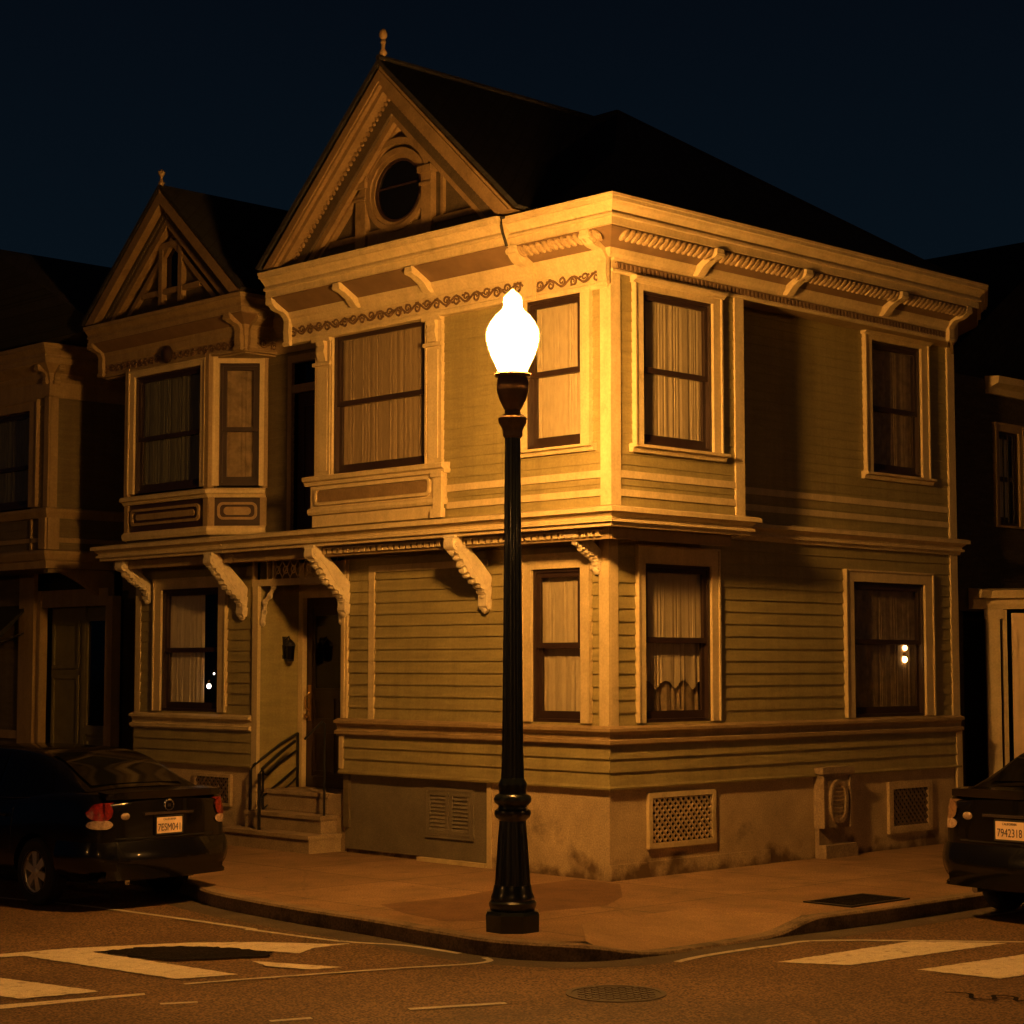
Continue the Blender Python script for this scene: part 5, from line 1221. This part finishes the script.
def make_car(name, loc, rz, label, plate_text, crest, lens, zs=1.0):
    car = empty(name, loc, rz); tag(car, label, 'car', None); car.scale = (1, 0.94, zs)
    mb = MB(); secs = []
    for st in STd:
        hf = body_half(st); ring_ = [(st[0], y, z) for y, z in hf] + [(st[0], -y, z) for y, z in hf[-2:0:-1]]
        secs.append(ring_)
    k = len(secs[0]); mb.add([p for s in secs for p in s], [(i*k + j, i*k + (j+1) % k, (i+1)*k + (j+1) % k, (i+1)*k + j) for i in range(len(secs)-1) for j in range(k)] + [tuple(range((len(secs)-1)*k, len(secs)*k))])
    hf = body_half(STd[0]); NC = 12; vs = []      # crowned tail panel
    for y, z in hf:
        for i in range(NC + 1):
            t = -1 + 2*i/NC; yy = y*t; vs.append((rear_x(yy) if abs(t) < 0.999 and y > 0 else (0.0 if y > 0 else rear_x(0)), yy, z))
    q = NC + 1; mb.add(vs, [(r*q + i, r*q + i + 1, (r+1)*q + i + 1, (r+1)*q + i) for r in range(len(hf) - 1) for i in range(NC)])
    body = mb.build('body', M['car'], car, smooth=True, local=True, angle=50)
    cut = MB()
    for x in (0.98, 3.62):
        cut.tube([(x, -1.2, 0.33), (x, 1.2, 0.33)], 0.375, 28)
    co = cut.build('cutter', M['black'])
    co.matrix_world = Matrix.Translation(loc) @ Matrix.Rotation(rz, 4, 'Z') @ Matrix.Diagonal((1, 0.94, zs, 1))
    md = body.modifiers.new('arch', 'BOOLEAN'); md.operation = 'DIFFERENCE'; md.object = co; md.solver = 'EXACT'
    bpy.context.view_layer.update()
    nm = bpy.data.meshes.new_from_object(body.evaluated_get(bpy.context.evaluated_depsgraph_get()))
    body.modifiers.clear(); body.data = nm
    bpy.data.objects.remove(co)
    # inner tub closes the arches
    MB().box(WORLD, 0.3, 4.2, -0.62, 0.62, 0.24, 0.9).build('underbody', M['black'], car, local=True)
    # cabin
    mb = MB(); secs = []
    for g in GHd:
        hf = gh_half(g); secs.append([(g[0], y, z) for y, z in hf] + [(g[0], -y, z) for y, z in hf[-2::-1]])
    k = len(secs[0]); mb.add([p for s in secs for p in s], [(i*k + j, i*k + j + 1, (i+1)*k + j + 1, (i+1)*k + j) for i in range(len(secs)-1) for j in range(k-1)])
    mb.build('cabin', M['car'], car, smooth=True, local=True, angle=60)
    def gpatch(nm_, xs, ys, f0, f1, side, mt=M['carglass']):
        # patch on the cabin surface between section fractions f0..f1, pushed out 5 mm
        N, Q = 14, 8; vs = []
        for i in range(N + 1):
            for j in range(Q + 1):
                fr_ = f0 + (f1 - f0)*j/Q
                x = xs[0] + (xs[1] - xs[0])*i/N + (ys[0] + (ys[1] - ys[0])*i/N)*(j/Q)
                hf = gh_half(interp(GHd, x)); t = fr_*(len(hf) - 1); a = int(min(t, len(hf) - 2)); t -= a
                y = hf[a][0] + (hf[a+1][0] - hf[a][0])*t; z = hf[a][1] + (hf[a+1][1] - hf[a][1])*t
                vs.append((x, side*(y + 0.006), z + 0.003))
        q = Q + 1
        m_ = MB(); m_.add(vs, [(i*q + j, (i+1)*q + j, (i+1)*q + j + 1, i*q + j + 1) for i in range(N) for j in range(Q)])
        return m_.build(nm_, mt, car, smooth=True, local=True)
    for s in (1, -1):
        gpatch('side_window', (0.80, 1.80), (0.25, 0.0), 0.17, 0.54, s)
        gpatch('side_window', (1.88, 3.02), (0.0, -0.36), 0.17, 0.54, s)
    # rear screen
    vs = []; N, Q = 10, 12
    for i in range(N + 1):
        x = 0.44 + (1.22 - 0.44)*i/N; g = interp(GHd, x)
        for j in range(Q + 1):
            t = -1 + 2*j/Q; wd = g[3]*0.84
            vs.append((x - 0.006, t*wd, g[4] + 0.020 - 0.012*t*t))
    m_ = MB(); m_.add(vs, [(i*(Q+1) + j, (i+1)*(Q+1) + j, (i+1)*(Q+1) + j + 1, i*(Q+1) + j + 1) for i in range(N) for j in range(Q)])
    m_.build('rear_window', M['carglass'], car, smooth=True, local=True)
    # wrap-round pieces at the tail
    def wrap(nm_, y0, depth, z0, z1, out, mt, side=None, rows=6, thick=0.02, tuck=False, rnd_=False):
        """skin from |y|=y0 on the rear face round the corner to x=depth"""
        m_ = MB()
        for s in ((1, -1) if side is None else (side,)):
            cols = []
            def prof(t): return 1.0 if not tuck else 0.15 + 0.95*math.sin(math.pi*min(1, 0.12 + 0.80*t))
            def mid(z, v):
                if not rnd_: return z
                f = (v - y0)/(0.72 - y0) if v > 0 else 1 + v/depth
                f = min(1, max(0.0, f)); h = math.sqrt(max(0.02, 1 - (1 - f)**2)); zc = (z0 + z1)/2
                return zc + (z - zc)*h
            for i in range(7): cols.append(('r', y0 + (0.74 - 0.02 - y0)*i/6))
            for i in range(1, 13): cols.append(('s', depth*(i/12)**1.3))
            vs = []
            for kind, v in cols:
                for j in range(rows + 1):
                    z = z0 + (z1 - z0)*j/rows
                    if kind == 'r':
                                        vs.append((rear_x(v) - out*prof(j/rows), s*v, mid(z, v)))
                    else: vs.append((v - out*max(0, 1 - v/0.10)*prof(j/rows), s*(width_at(v, z) + out*prof(j/rows)*min(1, v/0.06)), mid(z, -v)))
            r = rows + 1
            m_.add(vs, [(i*r + j, (i+1)*r + j, (i+1)*r + j + 1, i*r + j + 1) for i in range(len(cols)-1) for j in range(rows)])
            e0 = [(p[0] + thick, p[1], p[2]) for p in vs[rows::r]]
            kk = len(e0); m_.add([vs[i*r + rows] for i in range(kk)] + [(max(p[0], 0.01) if i < 7 else p[0], p[1] - s*(thick if i >= 7 else 0), p[2]) for i, p in enumerate(e0)], [(i, i+1, kk+i+1, kk+i) for i in range(kk-1)])
        return m_.build(nm_, mt, car, smooth=True, local=True, angle=50)
    wrap('bumper', 0.0, 0.55, 0.30, 0.66, 0.055, M['car'], thick=0.05, tuck=True, rows=12)
    for s in (1, -1):
        tl = wrap('tail_light', 0.635, 0.14, 0.865, 1.035, 0.012, lens, s, rnd_=True)
        tl2 = wrap('reverse_lens', 0.635, 0.13, 0.785, 0.870, 0.012, M['clearlens'], s, rnd_=True); tl2.parent = tl
        r_ = MB(); r_.blob((rear_x(0.5) - 0.006, s*0.50, 0.90), [Vector((0.012, 0, 0)), Vector((0, 0.055, 0)), Vector((0, 0, 0.035))], 12, 6)
        if s == 1: r_.build('reverse_light', M['clearlens'], car, smooth=True, local=True)
    MB().box(WORLD, -0.105, -0.06, -0.30, 0.30, 0.905, 0.93).build('boot_trim', M['chrome'], car, local=True)
    m_ = MB(); m_.tube([(rear_x(y_/20) - 0.002, y_/20, 0.69) for y_ in range(-12, 13)], 0.006, 5); m_.build('boot_seam', M['black'], car, local=True)
    m_ = MB()
    vs = []
    for i in range(13):
        y = -0.70 + 1.4*i/12; b_ = 1 - (y/0.74)**4
        vs += [(rear_x(y) - 0.004, y, 1.06), (rear_x(y) - 0.022*b_, y, 1.115 + 0.020*b_), (0.16, y, 1.130 + 0.014*b_)]
    m_.add(vs, [(i*3 + j, i*3 + j + 1, (i+1)*3 + j + 1, (i+1)*3 + j) for i in range(12) for j in range(2)] + [(0, 1, 2), (36, 37, 38)])
    m_.build('boot_lip', M['car'], car, smooth=True, local=True)
    if crest:
        m_ = MB(); pts = [(-0.094, 0.055*math.cos(a*math.pi/12), 0.99 + 0.05*math.sin(a*math.pi/12)) for a in range(25)]
        m_.tube(pts, 0.009, 5); m_.box(WORLD, -0.098, -0.08, -0.02, 0.02, 0.975, 1.005); m_.build('badge', M['chrome'], car, local=True)
    pl = MB().box(WORLD, -0.108, -0.092, -0.155, 0.155, 0.725, 0.875).build('license_plate', M['plate'], car, local=True)
    for txt, size, z, y0 in ((plate_text, 0.098, 0.748, 0), ('CALIFORNIA', 0.028, 0.846, 0)):
        cu = bpy.data.curves.new('plate_lettering', 'FONT'); cu.body = txt; cu.size = size; cu.align_x = 'CENTER'; cu.extrude = 0.001
        to = bpy.data.objects.new('tmp', cu); COL.objects.link(to); bpy.context.view_layer.update()
        me_ = bpy.data.meshes.new_from_object(to.evaluated_get(bpy.context.evaluated_depsgraph_get()))
        bpy.data.objects.remove(to)
        lo = bpy.data.objects.new('plate_lettering', me_); COL.objects.link(lo); me_.materials.clear(); me_.materials.append(M['plateink'])
        lo.parent = pl; lo.rotation_euler = (R(90), 0, R(-90)); lo.location = (-0.1105, 0, z)
        if len(txt) < 9: lo.scale = (0.80, 1.0, 1.0)
    MB().frame(FL(-0.0), -0.17, 0.17, 0.71, 0.89, 0.012, 0.012, 0.012, 0.012, 0.070, 0.110).build('plate_holder', M['black'], car, local=True)
    # wheels
    for x in (0.98, 3.62):
        for s in (1, -1):
            yc = s*0.775
            prof = [(0.20, -0.10), (0.295, -0.105), (0.325, -0.08), (0.33, -0.03), (0.33, 0.03), (0.325, 0.08), (0.295, 0.105), (0.20, 0.10)]
            def spin(pr, n=32):
                m2 = MB(); vs = []
                for r, y in pr:
                    for j in range(n):
                        a = 2*math.pi*j/n; vs.append((x + r*math.cos(a), yc + s*y, 0.33 + r*math.sin(a)))
                kk = len(pr); m2.add(vs, [(i*n + j, i*n + (j+1) % n, (i+1)*n + (j+1) % n, (i+1)*n + j) for i in range(kk-1) for j in range(n)]); return m2
            wh = spin(prof).build('wheel', M['rubber'], car, smooth=True, local=True)
            m2 = spin([(0.215, 0.105), (0.215, 0.085), (0.19, 0.07), (0.185, -0.05)])
            for q in range(6):
                a = 2*math.pi*q/6 + 0.3; ca, sa = math.cos(a), math.sin(a); wd = 0.038
                p = []
                for r, yy, ww in ((0.03, 0.085, 0.03), (0.20, 0.072, 0.045)):
                    for t in (-1, 1):
                        for dy in (0, -0.03): p.append((x + r*ca - t*ww*sa, yc + s*(yy + dy), 0.33 + r*sa + t*ww*ca))
                m2.add(p, [(0, 2, 6, 4), (1, 3, 7, 5), (0, 1, 5, 4), (2, 3, 7, 6), (0, 1, 3, 2), (4, 5, 7, 6)])
            m2.blob((x, yc + s*0.08, 0.33), [Vector((0.045, 0, 0)), Vector((0, 0.02, 0)), Vector((0, 0, 0.045))], 12, 6)
            m2.build('rim', M['alloy'], wh, smooth=True, angle=30)
            m3 = MB(); m3.tube([(x, yc - s*0.02, 0.33), (x, yc - s*0.06, 0.33)], 0.19, 20); m3.build('brake_disc', M['iron'], wh)
    # door handles, seams, mirrors, exhaust, window trim
    for s in (1, -1):
        for x in (1.50, 2.55):
            m_ = MB(); m_.box(WORLD, x, x + 0.17, s*0.885, s*0.925, 0.845, 0.872); m_.build('door_handle', M['car'], car, local=True)
        m_ = MB()
        for x in (1.40, 2.38, 3.25):
            pts = [(x, s*(width_at(x, z) + 0.001), z) for z in (0.34, 0.5, 0.65, 0.8, 0.93)]; m_.tube(pts, 0.005, 4)
        m_.build('door_seam', M['black'], car, local=True)
        m_ = MB(); m_.blob((2.95, s*0.97, 1.05), [Vector((0.06, 0, 0)), Vector((0, 0.10, 0)), Vector((0, 0, 0.075))], 12, 8); m_.tube([(2.95, s*0.80, 1.0), (2.95, s*0.93, 1.03)], 0.025, 6); m_.build('mirror', M['car'], car, smooth=True, local=True)
        m_ = MB(); pts = []
        for x in [0.8 + 0.1*i for i in range(23)]:
            hf = gh_half(interp(GHd, x)); pts.append((x, s*(hf[4][0] + 0.012), hf[4][1]))
        m_.tube(pts, 0.007, 5); m_.build('window_trim', M['chrome'], car, smooth=True, local=True)
    m_ = MB(); m_.tube([(0.10, 0.45, 0.28), (-0.03, 0.45, 0.28)], 0.032, 12); m_.build('exhaust_pipe', M['chrome'], car, local=True)
    return car
make_car('parked_car', (-3.83, 2.36, ZR), R(91), 'black saloon with round boot badge and red tail lights, parked at the left kerb', '7ESM041', True, M['redlens'])
make_car('parked_car', (0.90, -4.16, ZR), R(0), 'black saloon parked at the right kerb, cut off by the right edge', '7942318', False, M['amberlens'], 1.07)

# ================================================================== SKY, CAMERA
W = bpy.data.worlds.new('World'); SC.world = W; W.use_nodes = True
nt = W.node_tree; bg = nt.nodes['Background']
tcw = nt.nodes.new('ShaderNodeTexCoord'); sp = nt.nodes.new('ShaderNodeSeparateXYZ'); rw = nt.nodes.new('ShaderNodeValToRGB')
mr = nt.nodes.new('ShaderNodeMapRange'); mr.inputs['From Min'].default_value = -0.1; mr.inputs['From Max'].default_value = 0.9
nt.links.new(tcw.outputs['Generated'], sp.inputs[0]); nt.links.new(sp.outputs['Z'], mr.inputs['Value']); nt.links.new(mr.outputs['Result'], rw.inputs['Fac'])
el = rw.color_ramp.elements
el[0].position = 0.06; el[0].color = (0.0016, 0.0009, 0.0004, 1)
el[1].position = 1.0; el[1].color = (0.0007, 0.0013, 0.0032, 1)
for p_, c_ in ((0.11, (0.0030, 0.0070, 0.0110, 1)), (0.28, (0.0024, 0.0058, 0.0100, 1)), (0.46, (0.0014, 0.0030, 0.0060, 1))):
    q_ = el.new(p_); q_.color = c_
nt.links.new(rw.outputs['Color'], bg.inputs['Color'])
bg.inputs['Strength'].default_value = 1.0

cam = bpy.data.cameras.new('Camera'); cam.lens = 1933/1024*36; cam.sensor_width = 36; cam.clip_end = 800; cam.clip_start = 0.1
co = bpy.data.objects.new('Camera', cam); COL.objects.link(co)
co.location = (-14.618, -13.618, 2.2)
co.rotation_euler = (R(90 + 4.53), 0, R(45.84 - 90))
SC.camera = co
SC.render.resolution_x = 1024; SC.render.resolution_y = 1024
SC.view_settings.view_transform = 'Standard'; SC.view_settings.look = 'None'
SC.view_settings.exposure = 0; SC.view_settings.gamma = 1
